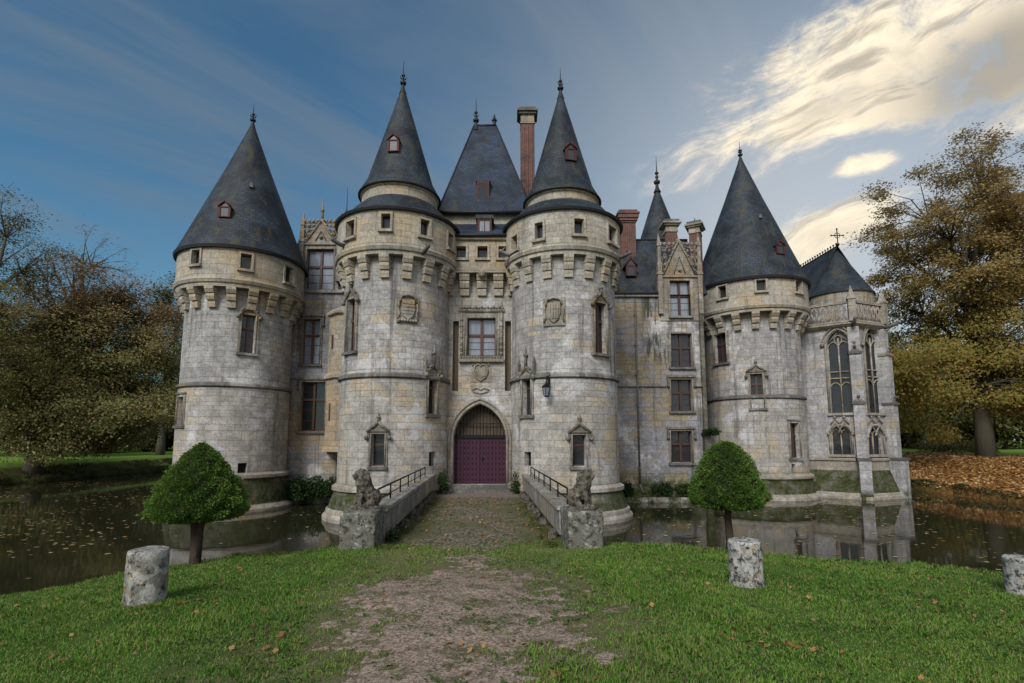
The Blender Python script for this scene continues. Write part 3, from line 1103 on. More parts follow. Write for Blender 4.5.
gate_specs = [
    # windows as (pixel box, options, where)
    [((347, 217 + 4, 355, 237), SM, 'drum'), ((381.5, 214, 390.5, 229), SM, 'drum'), ((420.5, 220, 429.5, 236), SM, 'drum'), ((448, 234, 453, 249), dict(SM, w=.5), 'drum'),
     ((346, 299, 358, 351), dict(hood='ogee', w=0.72, frame='brownwood', trans=.4), 'shaft'),
     ((428, 373, 437, 414), dict(hood='ogee_tall', w=0.55, frame='brownwood', trans=.36), 'low'),
     ((372, 434, 385, 466), dict(hood='gable', frame='redwood', trans=.33, surround=.13), 'low'),
     ((428, 452, 436, 466), dict(kind='slit', w=.42), 'low')],
    [((513, 236, 517, 250), dict(SM, w=.5), 'drum'), ((535, 223, 543, 239), SM, 'drum'), ((574, 219, 583.5, 234), SM, 'drum'), ((608.5, 227, 616, 243), SM, 'drum'),
     ((594.5, 303, 605.5, 353), dict(hood='ogee', w=0.72, frame='redwood', trans=.36), 'shaft'),
     ((522, 375, 532, 415), dict(hood='ogee_tall', w=0.55, frame='redwood', trans=.33), 'low'),
     ((572.5, 435, 586, 466), dict(hood='gable', frame='redwood', trans=.33, surround=.13), 'low'),
     ((524, 452, 532, 466), dict(kind='slit', w=.42), 'low')],
]
for gi, c in enumerate(GT):
    R = 2.57; rd = (2.98, 2.90)[gi]
    pxc = (393, 564)[gi]
    zs = zf(pxc, 374, c, R)              # string course
    zp = zf(pxc, 487, c, R)              # top of the plinth
    zd = zf(pxc, 247, c, rd)             # cornice
    ze = zf(pxc, 208, c, rd)             # eaves
    low = [(zp, R + .03), (zs - .2, R + .03)]
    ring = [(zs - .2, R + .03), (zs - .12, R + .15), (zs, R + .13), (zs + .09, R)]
    wall = [(zs + .09, R), (zd - .05, R)]
    tw = round_tower(c, R, wall, (zd, ze, rd), gate_specs[gi], 17, zd, ('shaft', 'drum', 'shaft_warm'), low)
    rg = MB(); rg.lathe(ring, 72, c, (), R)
    obj('string_course', rg, MT['sill'], tw)  # dark stone carries the shadow under the ring in its colour
    pl = MB()
    pl.lathe([(-.6, R + .62), (.16, R + .62), (.22, R + .58), (.30, R + .50), (.46, R + .47), (.52, R + .38)], 72, c, (), R)
    pl.lathe([(.52, R + .38), (zp - .28, R + .13)], 72, c, (), R, mi=1)
    pl.lathe([(zp - .28, R + .13), (zp - .24, R + .24), (zp - .08, R + .24), (zp + .05, R + .03)], 72, c, (), R)
    obj('plinth', pl, [MT['pale'], MT['moss']], tw)
    # roofs: skirt, second drum, cone
    r2 = (1.9, 1.82)[gi]
    zc0 = zf((399, 565.5)[gi], (181, 187)[gi], c, r2 + .1)     # cone eaves
    ztop = at((405, 563.5)[gi], (88, 93)[gi], c[1]).z
    sk = MB()
    sk.lathe([(ze - .06, rd - .1), (ze - .08, rd + .13), (ze + .02, rd + .17), (ze + .08, rd + .12)], 72, c)
    rf = obj('eaves_gutter', sk, MT['lead'], tw)
    zsk = zc0 - .62
    sr = MB(); sr.lathe([(ze + .06, rd + .13), (ze + .36, rd - .32), (ze + .8, r2 + .42), (zsk, r2 + .02)], 72, c, (), 2.5)
    obj('skirt_roof', sr, MT['slate'], tw)
    d2 = MB(); d2.lathe([(zsk - .25, r2), (zc0 - .16, r2), (zc0 - .12, r2 + .07), (zc0 - .03, r2 + .1)], 64, c, (), 2)
    obj('upper_drum', d2, MT['drum'], tw)
    rows = [(zc0 - .05, r2 + .05), (zc0 - .04, r2 + .16), (zc0 + .08, r2 + .14), (zc0 + .75, r2 - .22), (ztop, .07)]
    cn = MB(); cn.lathe(rows[1:], 64, c, (), 1.6)
    cr = obj('conical_roof', cn, MT['slate'], castle)
    gt = MB(); gt.tube([(c[0] + (r2 + .15) * math.sin(t), c[1] - (r2 + .15) * math.cos(t), zc0 - .02) for t in np.linspace(-math.pi, math.pi, 64, endpoint=False)], .055, 6, closed=True)
    obj('eaves_gutter', gt, MT['lead'], cr)
    cone_dormer((394.5, 569.5)[gi], (145.5, 154)[gi], c, interp_rows(rows[2:]), cr, w=.52, h=.85)
    finial(c, ztop, (1.55, 1.45)[gi], cr)
    # carved coat of arms
    th, z1, = oncyl((408, 554)[gi], (295, 298)[gi], c, R); z0 = oncyl((408, 554)[gi], (323, 326)[gi], c, R)[1]
    w = (1.0, 1.0)[gi]; h = z1 - z0
    M = TM(c[0] + R * math.sin(th), c[1] - R * math.cos(th), z0, th)
    b = MB(); b.box(-w / 2, w / 2, -0.05, .2, 0, h)
    arms = obj('carved_arms', b, MT['carved'], tw, M)
    k = MB()
    ow = w * .30
    out = [(-ow, h * .82), (-ow * 1.02, h * .45), (-ow * .7, h * .22), (0, h * .10), (ow * .7, h * .22), (ow * 1.02, h * .45), (ow, h * .82), (0, h * .78)]
    k.face([(x, -0.13, z) for x, z in out])
    for i in range(8):
        (xa, za), (xb, zb) = out[i], out[(i + 1) % 8]
        k.face([(xa, -0.13, za), (xa, -0.04, za), (xb, -0.04, zb), (xb, -0.13, zb)])
    if gi:
        for x in (-.6, -.2, .2, .6):
            k.box(x * ow - .035, x * ow + .035, -0.165, -0.12, h * .24, h * .76)
    else:
        for z in (.3, .42, .54, .66):
            k.box(-ow * .85, ow * .85, -0.155, -0.12, h * z, h * z + .05)
    obj('shield', k, MT['carved'], arms, M)
    # ragged crest, tassels and scrolls round the shield
    q = MB()
    q.tube([(-ow * 1.3, -.10, h * .70), (-ow * 1.0, -.12, h * .93), (0, -.14, h * .99), (ow * 1.0, -.12, h * .93), (ow * 1.3, -.10, h * .70)], .055, 6)
    for sx in (-1, 1):
        q.tube([(sx * ow * 1.35, -.09, h * .75), (sx * ow * 1.5, -.10, h * .5), (sx * ow * 1.3, -.09, h * .3), (sx * ow * 1.55, -.09, h * .12)], .045, 6)
    if not gi:
        for j in range(7):
            q.ball(((j - 3) * .13, -.09, h * .07), .07, 6, 4)
    obj('carved_scroll', q, MT['carved'], arms, M)
    # gargoyles on the cornice
    for px, py in (((344, 246), (423, 253)), ((511.5, 256), (618, 258)))[gi]:
        th, z = oncyl(px, py, c, rd)
        b = MB()
        b.tube([(0, .1, 0), (0, -.25, .04), (0, -.5, .12), (0, -.62, .10)], [.11, .10, .09, .05], 7)
        b.ball((0, -.58, .15), .10, 7, 5)
        b.tube([(-.07, -.5, .2), (-.12, -.42, .32)], [.04, .015], 5); b.tube([(.07, -.5, .2), (.12, -.42, .32)], [.04, .015], 5)
        obj('gargoyle', b, MT['sill'], tw, TM(c[0] + rd * math.sin(th), c[1] - rd * math.cos(th), z, th))


# corner towers
def corner(c, R, P):
    rd = P['rd']
    zp, zs, zd, ze = (zf(P['px'], P[k], c, rd if k in ('ye', 'yd') else R) for k in ('yp', 'ys', 'yd', 'ye'))
    low = [(zp, R + .04), (zs - .2, R + .04)]
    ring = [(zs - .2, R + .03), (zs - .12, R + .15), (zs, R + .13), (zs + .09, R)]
    tw = round_tower(c, R, [(zs + .09, R), (zd - .05, R)], (zd, ze, rd), P['wins'], P['n'], zd, ('shaft', 'drum', 'shaft_warm'), low)
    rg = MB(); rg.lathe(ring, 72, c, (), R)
    obj('string_course', rg, MT['sill'], tw)  # ring darkened in colour for the shade beneath it
    pl = MB()
    pl.lathe([(-.6, R + .52), (.14, R + .52), (.22, R + .46), (.36, R + .32)], 72, c, (), R)
    pl.lathe([(.36, R + .32), (zp - .26, R + .14)], 72, c, (), R, mi=1)
    pl.lathe([(zp - .26, R + .14), (zp - .22, R + .26), (zp - .07, R + .26), (zp + .05, R + .04)], 72, c, (), R)
    obj('plinth', pl, [MT['pale'], MT['moss']], tw)
    sk = MB()
    sk.lathe([(ze - .08, rd - .1), (ze - .10, rd + .16), (ze + .04, rd + .20), (ze + .12, rd + .12)], 72, c)
    obj('eaves_gutter', sk, MT['lead'], tw)
    ztop = at(P['apex'][0], P['apex'][1], c[1]).z
    zl = ze + (ztop - ze) * .66
    rows = [(ze + .06, rd + .17), (ze + .9, rd - .18), (zl, (rd - .18) * (ztop - zl) / (ztop - ze - .9)), (ztop, .06)]
    cn = MB(); cn.lathe(rows, 64, c, (), 2.2)
    cr = obj('conical_roof', cn, MT['slate'], castle)
    cone_dormer(*P['dormer'], c, interp_rows(rows), cr, w=.55, h=.8)
    # one small vent
    th = P['vent']; zz = ze + (ztop - ze) * .45; r = interp_rows(rows)(zz)
    b = MB(); b.box(-.1, .1, -.12, .3, 0, .28, taper=.03)
    obj('roof_vent', b, MT['zinc'], cr, TM(c[0] + r * math.sin(th), c[1] - r * math.cos(th), zz, th))
    finial(c, ztop, P['fin'], cr)
    return tw


corner(TL, 2.7, dict(rd=3.22, px=237, yp=474, ys=384, yd=281, ye=247, n=19, apex=(254.5, 124), fin=1.3, dormer=(226.5, 211.5), vent=.55, wins=[
    ((192.5, 250, 200.5, 264), SM, 'drum'), ((241, 254, 252, 269), SM, 'drum'), ((286.5, 267, 292.5, 283), dict(SM, w=.6), 'drum'),
    ((242.5, 315, 256, 353), dict(hood='ogee', frame='redwood', trans=.36), 'shaft'),
    ((177.5, 397, 185.5, 425), dict(hood='dripback', frame='brownwood', w=.8), 'low'),
    ((239, 463, 246, 475), dict(kind='slit', w=.42), 'low')]))
corner(TR, 3.0, dict(rd=3.60, px=757, yp=475, ys=396, yd=306, ye=277, n=19, apex=(739.5, 158), fin=1.25, dormer=(778, 249), vent=.05, wins=[
    ((718, 286, 726, 298), SM, 'drum'), ((756, 280, 765.5, 290.5), SM, 'drum'), ((795, 280, 801, 292), SM, 'drum'),
    ((714, 334, 725.5, 363), dict(hood=None, frame='redwood'), 'shaft'),
    ((750, 374, 762, 408), dict(hood='gable', frame='brownwood', trans=.3), 'shaft'),
    ((789.5, 423, 798, 458), dict(hood='dripback', frame='redwood', w=.75), 'low'),
    ((791, 464, 795, 473), dict(kind='slit', w=.3), 'low')]))


# ------------------------------------------------------------------ flat walls
def flatwall(p0, p1, z0, z1, cuts=(), depth=0.45, arch=None):
    """Upright wall face from p0 to p1 with openings (u0, u1, za, zb[, rise]) and their reveals."""
    b = MB()
    t = Vector((p1[0] - p0[0], p1[1] - p0[1], 0)); L = t.length; t.normalize()
    n = Vector((t.y, -t.x, 0)); o = Vector((p0[0], p0[1], 0))
    P = lambda u, z, d=0.0: o + t * u - n * d + Vector((0, 0, z))
    us = sorted({0, L, *[c[0] for c in cuts], *[c[1] for c in cuts]})
    zs = sorted({z0, z1, *[c[2] for c in cuts], *[c[3] for c in cuts]})

    def q(pts):
        b.face([P(*x) for x in pts], uv=[(x[0] + (x[2] if len(x) > 2 else 0), x[1]) for x in pts])
    for i in range(len(us) - 1):
        for k in range(len(zs) - 1):
            um, zm = (us[i] + us[i + 1]) / 2, (zs[k] + zs[k + 1]) / 2
            if any(c[0] < um < c[1] and c[2] < zm < c[3] for c in cuts):
                continue
            q([(us[i], zs[k]), (us[i + 1], zs[k]), (us[i + 1], zs[k + 1]), (us[i], zs[k + 1])])
    for c in cuts:
        u0, u1, za, zb = c[:4]
        rise = c[4] if len(c) > 4 else 0
        zs_ = zb - rise
        q([(u0, za), (u0, zs_), (u0, zs_, depth), (u0, za, depth)])
        q([(u1, za, depth), (u1, zs_, depth), (u1, zs_), (u1, za)])
        q([(u0, za, depth), (u1, za, depth), (u1, za), (u0, za)])
        if not rise:
            q([(u0, zb), (u1, zb), (u1, zb, depth), (u0, zb, depth)])
        else:
            uc = (u0 + u1) / 2
            A = [(uc + x, zs_ + z) for x, z in arcpts((u1 - u0) / 2, rise, 11)]
            for (xa, za_), (xb, zb_) in zip(A, A[1:]):
                q([(xa, za_), (xb, zb_), (xb, zb), (xa, zb)])
                q([(xa, za_), (xa, za_, depth), (xb, zb_, depth), (xb, zb_)])
    return b


def wall_M(p0, p1, u, z, d=0.0):
    t = Vector((p1[0] - p0[0], p1[1] - p0[1], 0)).normalized()
    n = Vector((t.y, -t.x, 0))
    p = Vector((p0[0], p0[1], 0)) + t * u + n * d
    return TM(p.x, p.y, z, math.atan2(t.y, t.x))


def wbox(p0, p1, box):
    x0, y0, x1, y1 = box
    xm, ym = (x0 + x1) / 2, (y0 + y1) / 2
    return onplane(x0, ym, p0, p1)[0], onplane(x1, ym, p0, p1)[0], onplane(xm, y1, p0, p1)[1], onplane(xm, y0, p0, p1)[1]


# gate wall between the two towers
GY = gyc + 0.1
g0, g1 = (at(440, 440, GY).x, GY), (at(520, 440, GY).x, GY)
W_ = lambda b: wbox(g0, g1, b)
door = W_((453.3, 404, 506, 484.5)); zspring = W_((450, 438, 500, 440))[2]
midw = W_((467.5, 318, 495.5, 355.5))
slots = [W_((452.5, 321, 458.5, 391)), W_((505, 321, 511, 391))]
zdeck_gate = door[2]
zg_c = W_((470, 273, 490, 274))[3]
cuts = [(door[0], door[1], door[2], door[3], door[3] - zspring), midw, *slots]
gw = obj('gate_wall', flatwall(g0, g1, -0.6, zg_c + .1, cuts, 0.7), MT['shaft_warm'], castle)
window(wall_M(g0, g1, (midw[0] + midw[1]) / 2, midw[2]), midw[1] - midw[0], midw[3] - midw[2], 'x', frame='brownwood', glass='curtain_sky', hood=None, surround=.2, trans=.45)
for s in slots:
    b = MB(); b.box(s[0] - .01, s[1] + .01, .28, .45, s[2], s[3])
    obj('drawbridge_slot', b, MT['slotwood'], gw, TM(g0[0], g0[1], 0))
# carved frame round the window: shafts, ledge, frieze
b = MB()
um = (midw[0] + midw[1]) / 2
for sx in (-1, 1):
    for dx, r in ((.88, .06), (1.0, .085)):
        b.tube([(um + sx * dx, -.04, midw[2] - .1), (um + sx * dx, -.04, midw[3] + .25)], r, 8)
    for k in range(7):
        b.ball((um + sx * 1.0, -.08, midw[2] + .1 + k * .28), .1, 6, 4, sq=(1, .8, .7))
    b.tube([(um + sx * 1.0, -.04, midw[3] + .25), (um + sx * 1.0, -.04, midw[3] + .9)], [.09, .02], 6)
b.box(um - 1.15, um + 1.15, -.10, .1, midw[3] + .32, midw[3] + .44)
for k in range(15):
    b.ball((um - 1.05 + k * .15, -.09, midw[3] + .50 + .04 * (k % 2)), .075, 6, 4)
b.box(um - 1.12, um + 1.12, -.20, .1, midw[2] - .34, midw[2] - .18)
for k in range(16):
    b.ball((um - 1.05 + k * .14, -.16, midw[2] - .13), .06, 6, 4)
obj('carved_window_frame', b, MT['carved'], gw, TM(g0[0], g0[1], 0))
# the two carved panels over the arch
s1, s2 = W_((470.5, 362, 491, 382)), W_((470.5, 384.5, 491, 396))
b = MB(); b.box(s1[0], s1[1], -.03, .1, s1[2], s1[3])
pn = obj('carved_panel', b, MT['pale'], gw, TM(g0[0], g0[1], 0))
k = MB(); uc = (s1[0] + s1[1]) / 2; h = s1[3] - s1[2]
out = [(-.30, .80), (-.36, .5), (-.24, .22), (0, .06), (.24, .22), (.36, .5), (.30, .80), (.12, .88), (0, .78), (-.12, .88)]
k.tube([(uc + x * .98, -.06, s1[2] + z * h) for x, z in out], .055, 6, closed=True)
k.face([(uc + x * .75, -.055, s1[2] + h * (.5 + (z - .5) * .78)) for x, z in out])
for sx in (-1, 1):
    k.ball((uc + sx * .40, -.05, s1[2] + h * .85), .07, 6, 4)
obj('shield', k, MT['carved'], pn, TM(g0[0], g0[1], 0))
b = MB(); b.box(s2[0], s2[1], -.025, .1, s2[2], s2[3])
pn = obj('carved_panel', b, MT['pale'], gw, TM(g0[0], g0[1], 0))
k = MB(); zc = (s2[2] + s2[3]) / 2
k.tube([(uc - .42, -.05, zc), (uc - .2, -.06, zc + .13), (uc, -.05, zc + .02), (uc + .2, -.06, zc + .13), (uc + .42, -.05, zc)], .045, 6)
k.tube([(uc - .38, -.05, zc - .05), (uc, -.06, zc - .17), (uc + .38, -.05, zc - .05)], .045, 6)
obj('carved_scroll', k, MT['carved'], pn, TM(g0[0], g0[1], 0))
# arch moulding
b = MB()
uc = (door[0] + door[1]) / 2; hw = (door[1] - door[0]) / 2
for k_, (dw, y, r) in enumerate(((.06, -.01, .07), (.22, -.03, .055))):
    A = [(uc - hw - dw, y, door[2])] + [(uc + x, y, zspring + z) for x, z in arcpts(hw + dw, door[3] - zspring + dw * 1.15, 11)] + [(uc + hw + dw, y, door[2])]
    b.tube(A, r, 7)
obj('arch_moulding', b, MT['pale'], gw, TM(g0[0], g0[1], 0))
# the door: two leaves under a barred tympanum
zl = W_((470, 438.5, 490, 439.5))[3]
dy = .42
dr = MB(); dr.box(door[0] - .02, uc - .006, dy, dy + .1, door[2] + .02, zl); dr.box(uc + .006, door[1] + .02, dy, dy + .1, door[2] + .02, zl)
st = dr
for r in range(8):
    for c_ in range(13):
        st.ball((door[0] + .12 + c_ * (hw * 2 - .24) / 12, dy, door[2] + .2 + r * (zl - door[2] - .4) / 7), .034, 6, 4, mi=1)
dro = obj('door', dr, [MT['door'], MT['iron']], castle, TM(g0[0], g0[1], 0))
hb = MB(); hb.tube([(uc + .12, dy - .03, door[2] + 1.15), (uc + .12, dy - .09, door[2] + 1.2), (uc + .12, dy - .03, door[2] + 1.32)], .02, 6)
obj('handle', hb, MT['iron'], dro, TM(g0[0], g0[1], 0))
tb = MB(); tb.box(door[0] - .02, door[1] + .02, dy - .06, dy + .1, zl + .003, zl + .17)
tro = obj('transom_beam', tb, MT['iron'], castle, TM(g0[0], g0[1], 0))
gr = MB()
A = arcpts(hw, door[3] - zspring, 11)
for k_ in range(15):
    x = -hw + (k_ + .7) * 2 * hw / 15.4
    zt = zspring + float(np.interp(x, [a[0] for a in A], [a[1] for a in A]))
    gr.tube([(uc + x, dy, zl + .15), (uc + x, dy, zt)], .02, 5)
gr.box(door[0], door[1], dy - .02, dy + .02, zl + .72, zl + .76)
obj('iron_grille', gr, MT['iron'], tro, TM(g0[0], g0[1], 0))
bk = MB(); bk.box(door[0] - .1, door[1] + .1, dy + .2, dy + .24, zl, door[3] + .1)
obj('inner_screen', bk, MT['slotwood'], tro, TM(g0[0], g0[1], 0))
# step in front
sb = MB(); sb.box(door[0] - .5, door[1] + .5, -.62, .41, door[2] - .42, door[2] - .02); sb.box(door[0] - .7, door[1] + .7, -1.05, -.621, door[2] - .5, door[2] - .16)
obj('doorstep', sb, MT['sill'], castle, TM(g0[0], g0[1], 0))
# machicolation over the gate
YU = GY - .42
u0p, u1p = (g0[0], YU), (g1[0], YU)
zgu0 = onplane(480, 268, u0p, u1p)[1]; zgu1 = onplane(480, 238, u0p, u1p)[1]
ws = [wbox(u0p, u1p, b) for b in ((456, 246.5, 466, 258), (477.5, 246.5, 487.5, 258), (498.5, 246.5, 508.5, 258))]
um_ = obj('upper_gate_wall', flatwall(u0p, u1p, zgu0, zgu1, ws, .35), MT['drum'], castle)
for w in ws:
    window(wall_M(u0p, u1p, (w[0] + w[1]) / 2, w[2]), w[1] - w[0], w[3] - w[2], 'x', **SM)
b = MB()
L = u1p[0] - u0p[0]
b.box(0, L, -.14, .3, zgu1 - .12, zgu1 + .05)
obj('eaves_cornice', b, MT['pale'], um_, TM(u0p[0], u0p[1], 0))
b = MB(); b.box(0, L, -.10, .5, zgu0 - .26, zgu0 - .002); b.box(0, L, -.06, .1, zgu0 - .001, zgu0 + .32)
obj('cornice', b, MT['pale'], um_, TM(u0p[0], u0p[1], 0))
cm = corbel_mb(d=.44, w=.50, h=1.1); cm.materials.append(MT['drum'])
for px in (449, 465, 482, 498.5, 513):
    u, _ = onplane(px, 285, g0, g1)
    link(bpy.data.objects.new('corbel', cm), um_, wall_M(g0, g1, u, zgu0 - .262))
b = MB()
b.ball((onplane(482, 280, u0p, u1p)[0], -.12, zgu0 - .35), .2, 8, 6)
obj('carved_head', b, MT['carved'], um_, TM(u0p[0], u0p[1], 0))

# mansard strip with red dormer, attic wall, pavilion roof
zm0 = zgu1 + .05
b = MB()
x0, x1 = at(432, 230, GY).x, at(528, 230, GY).x
ym1 = GY + 1.0
zm1 = at(480, 224, ym1).z
b.face([(x0, YU - .2, zm0), (x1, YU - .2, zm0), (x1, ym1, zm1), (x0, ym1, zm1)])
ms = obj('mansard_roof', b, MT['slate_blue'], castle)
b = MB(); b.tube([(x0, YU - .22, zm0 + .02), (x1, YU - .22, zm0 + .02)], .08, 6)
obj('eaves_gutter', b, MT['lead'], ms)
ya = GY + 1.0
za1 = at(480, 213.5, ya).z
obj('attic_wall', box_(at(425, 220, ya).x, at(537, 220, ya).x, ya + .002, ya + .6, zm1 - .3, za1), MT['drum'], castle)
# red dormer rising through it
M = TM(at(484.5, 236, GY).x, GY + .02, zm0 + .1)
hd = at(484.5, 218, GY).z - zm0 - .1
b = MB(); b.box(-.36, .36, 0, 1.3, 0, hd - .06); b.box(-.46, .46, -.1, 1.3, hd - .058, hd + .14)
dm = obj('dormer', b, MT['slate'], castle, M)
f = MB(); f.box(-.37, -.26, -.06, .0, 0, hd - .06); f.box(.26, .37, -.06, .0, 0, hd - .06); f.box(-.26, .26, -.055, 0, hd - .16, hd - .06); f.box(-.26, .26, -.055, 0, 0, .06)
f.box(-.02, .02, -.05, 0, .06, hd - .16)
obj('dormer_frame', f, MT['dormer_red'], dm, M)
f = MB(); f.box(-.26, .26, -.03, -.01, .06, hd - .16)
obj('pane', f, MT['curtain_sky'], dm, M)
# pavilion roof
yb0, yb1 = ya - .25, ya + 9.0
E0, E1 = at(437, 212.5, yb0), at(533, 212.5, yb0)
T0, T1 = at(474, 125.5, yb0 + 2.9), at(496, 125.5, yb0 + 2.9)
zt = T0.z
b = MB()
B0, B1 = (E0.x, yb1, E0.z), (E1.x, yb1, E0.z); T2, T3 = (T0.x, yb1 - 2.9, zt), (T1.x, yb1 - 2.9, zt)
b.face([(E0.x, yb0, E0.z), (E1.x, yb0, E0.z), (T1.x, T1.y, zt), (T0.x, T0.y, zt)])
b.face([(E1.x, yb0, E0.z), B1, T3, (T1.x, T1.y, zt)]); b.face([B0, (E0.x, yb0, E0.z), (T0.x, T0.y, zt), T2]); b.face([B1, B0, T2, T3])
b.face([(T0.x, T0.y, zt), (T1.x, T1.y, zt), T3, T2])
pr = obj('pavilion_roof', b, MT['slate_blue'], castle)
b = MB(); b.tube([(E0.x - .05, yb0 - .05, E0.z), (E1.x + .05, yb0 - .05, E0.z)], .09, 6)
b.tube([(T0.x, T0.y, zt), (T1.x, T1.y, zt)], .08, 6); b.tube([(E0.x, yb0, E0.z), (T0.x, T0.y, zt)], .05, 5); b.tube([(E1.x, yb0, E0.z), (T1.x, T1.y, zt)], .05, 5)
obj('roof_leads', b, MT['lead'], pr)
obj('pavilion_wall', box_(E0.x + .1, E1.x - .1, ya + .61, yb1 - .1, 0, E0.z), MT['drum'], castle)
finial((T0.x + .12, T0.y), zt, at(474, 98, T0.y).z - zt, pr, r=.10)
b = MB(); b.lathe([(zt, .12), (zt + .25, .1), (zt + .3, .17), (zt + .45, .1), (zt + .75, .01)], 8, (T1.x - .1, T1.y)); obj('finial', b, MT['lead'], pr)
# its dormer
sl = (T0.y - yb0) / (zt - E0.z)
q = at(483, 190, yb0 + 1.0)
M = TM(at(483, 196, yb0 + .5).x, yb0 + .12, E0.z + .75)
b = MB(); b.box(-.33, .33, 0, 1.2, 0, .95); b.box(-.4, .4, -.05, 1.6, .951, 1.03)
dm = obj('dormer', b, MT['slate_blue'], castle, TM(M.translation.x, yb0 + .5, at(483, 198, yb0 + .5).z))
MM = WM[dm.name]
f = MB(); f.box(-.34, -.24, -.05, 0, 0, .95); f.box(.24, .34, -.05, 0, 0, .95); f.box(-.24, .24, -.045, 0, .8, .95)
obj('dormer_frame', f, MT['dormer_red'], dm, MM)
f = MB(); f.box(-.24, .24, -.03, -.01, .02, .8); obj('pane', f, MT['glass'], dm, MM)


# ------------------------------------------------------------------ chimneys
def chimney(px, py0, py1, Y, w, d, cap='flare', rz=0.0, pots=0, pale=0.55):
    p0, p1 = at(px, py1, Y), at(px, py0, Y)
    h = p1.z - p0.z + .8
    M = TM(p0.x, Y, p0.z - .8, rz)
    b = MB()
    b.box(-w / 2, w / 2, -d / 2, d / 2, 0, h - pale - .3)
    for k in (-.3, 0, .3):
        b.box(k * w - .05, k * w + .05, -d / 2 - .05, -d / 2, .4, h - pale - .4)
    for k in (-.3, .3):
        b.box(-w / 2 - .05, -w / 2, k * d - .05, k * d + .05, .4, h - pale - .4)
        b.box(w / 2, w / 2 + .05, k * d - .05, k * d + .05, .4, h - pale - .4)
    o = obj('chimney', b, MT['brick'], castle, M)
    z = h - pale - .3
    c = MB()
    cm_ = MT['brick'] if cap == 'flare' else MT['pale']
    for i, (e, z0, z1) in enumerate(((.06, 0, .12), (.13, .12, .3) if cap == 'flare' else (.03, .12, pale * .8), (.2, .3, pale) if cap == 'flare' else (.16, pale * .8, pale), (.26, pale, pale + .12), (.14, pale + .12, pale + .3))):
        c.box(-w / 2 - e, w / 2 + e, -d / 2 - e, d / 2 + e, z + z0 + .002, z + z1, mi=1 if (i == 4 and cap != 'flare') or (i >= 2 and cap == 'dark') else 0)
    obj('chimney_cap', c, [cm_, MT['sill']], o, M)
    for k in range(pots):
        q = MB()
        x = (k - (pots - 1) / 2) * w * .8 / max(1, pots - 1) if pots > 1 else 0
        q.lathe([(h - .02, .09), (h + .12, .075), (h + .2, .11), (h + .26, .05), (h + .42, .02)], 8, (x, 0))
        obj('chimney_pot', q, MT['zinc'], o, M)
    return o


chimney(527.5, 112, 200, yb0 + 4.5, .78, .78, 'dark', 0, 4, .75)
chimney(628.5, 213, 290, 33.0, .95, .8, 'flare', 0, 0, .55)
chimney(671, 222, 262, 33.5, .72, .72, 'pale', 0, 0, .55)
chimney(697, 224, 275, 33.0, .62, .9, 'pale', -.5, 1, .5)


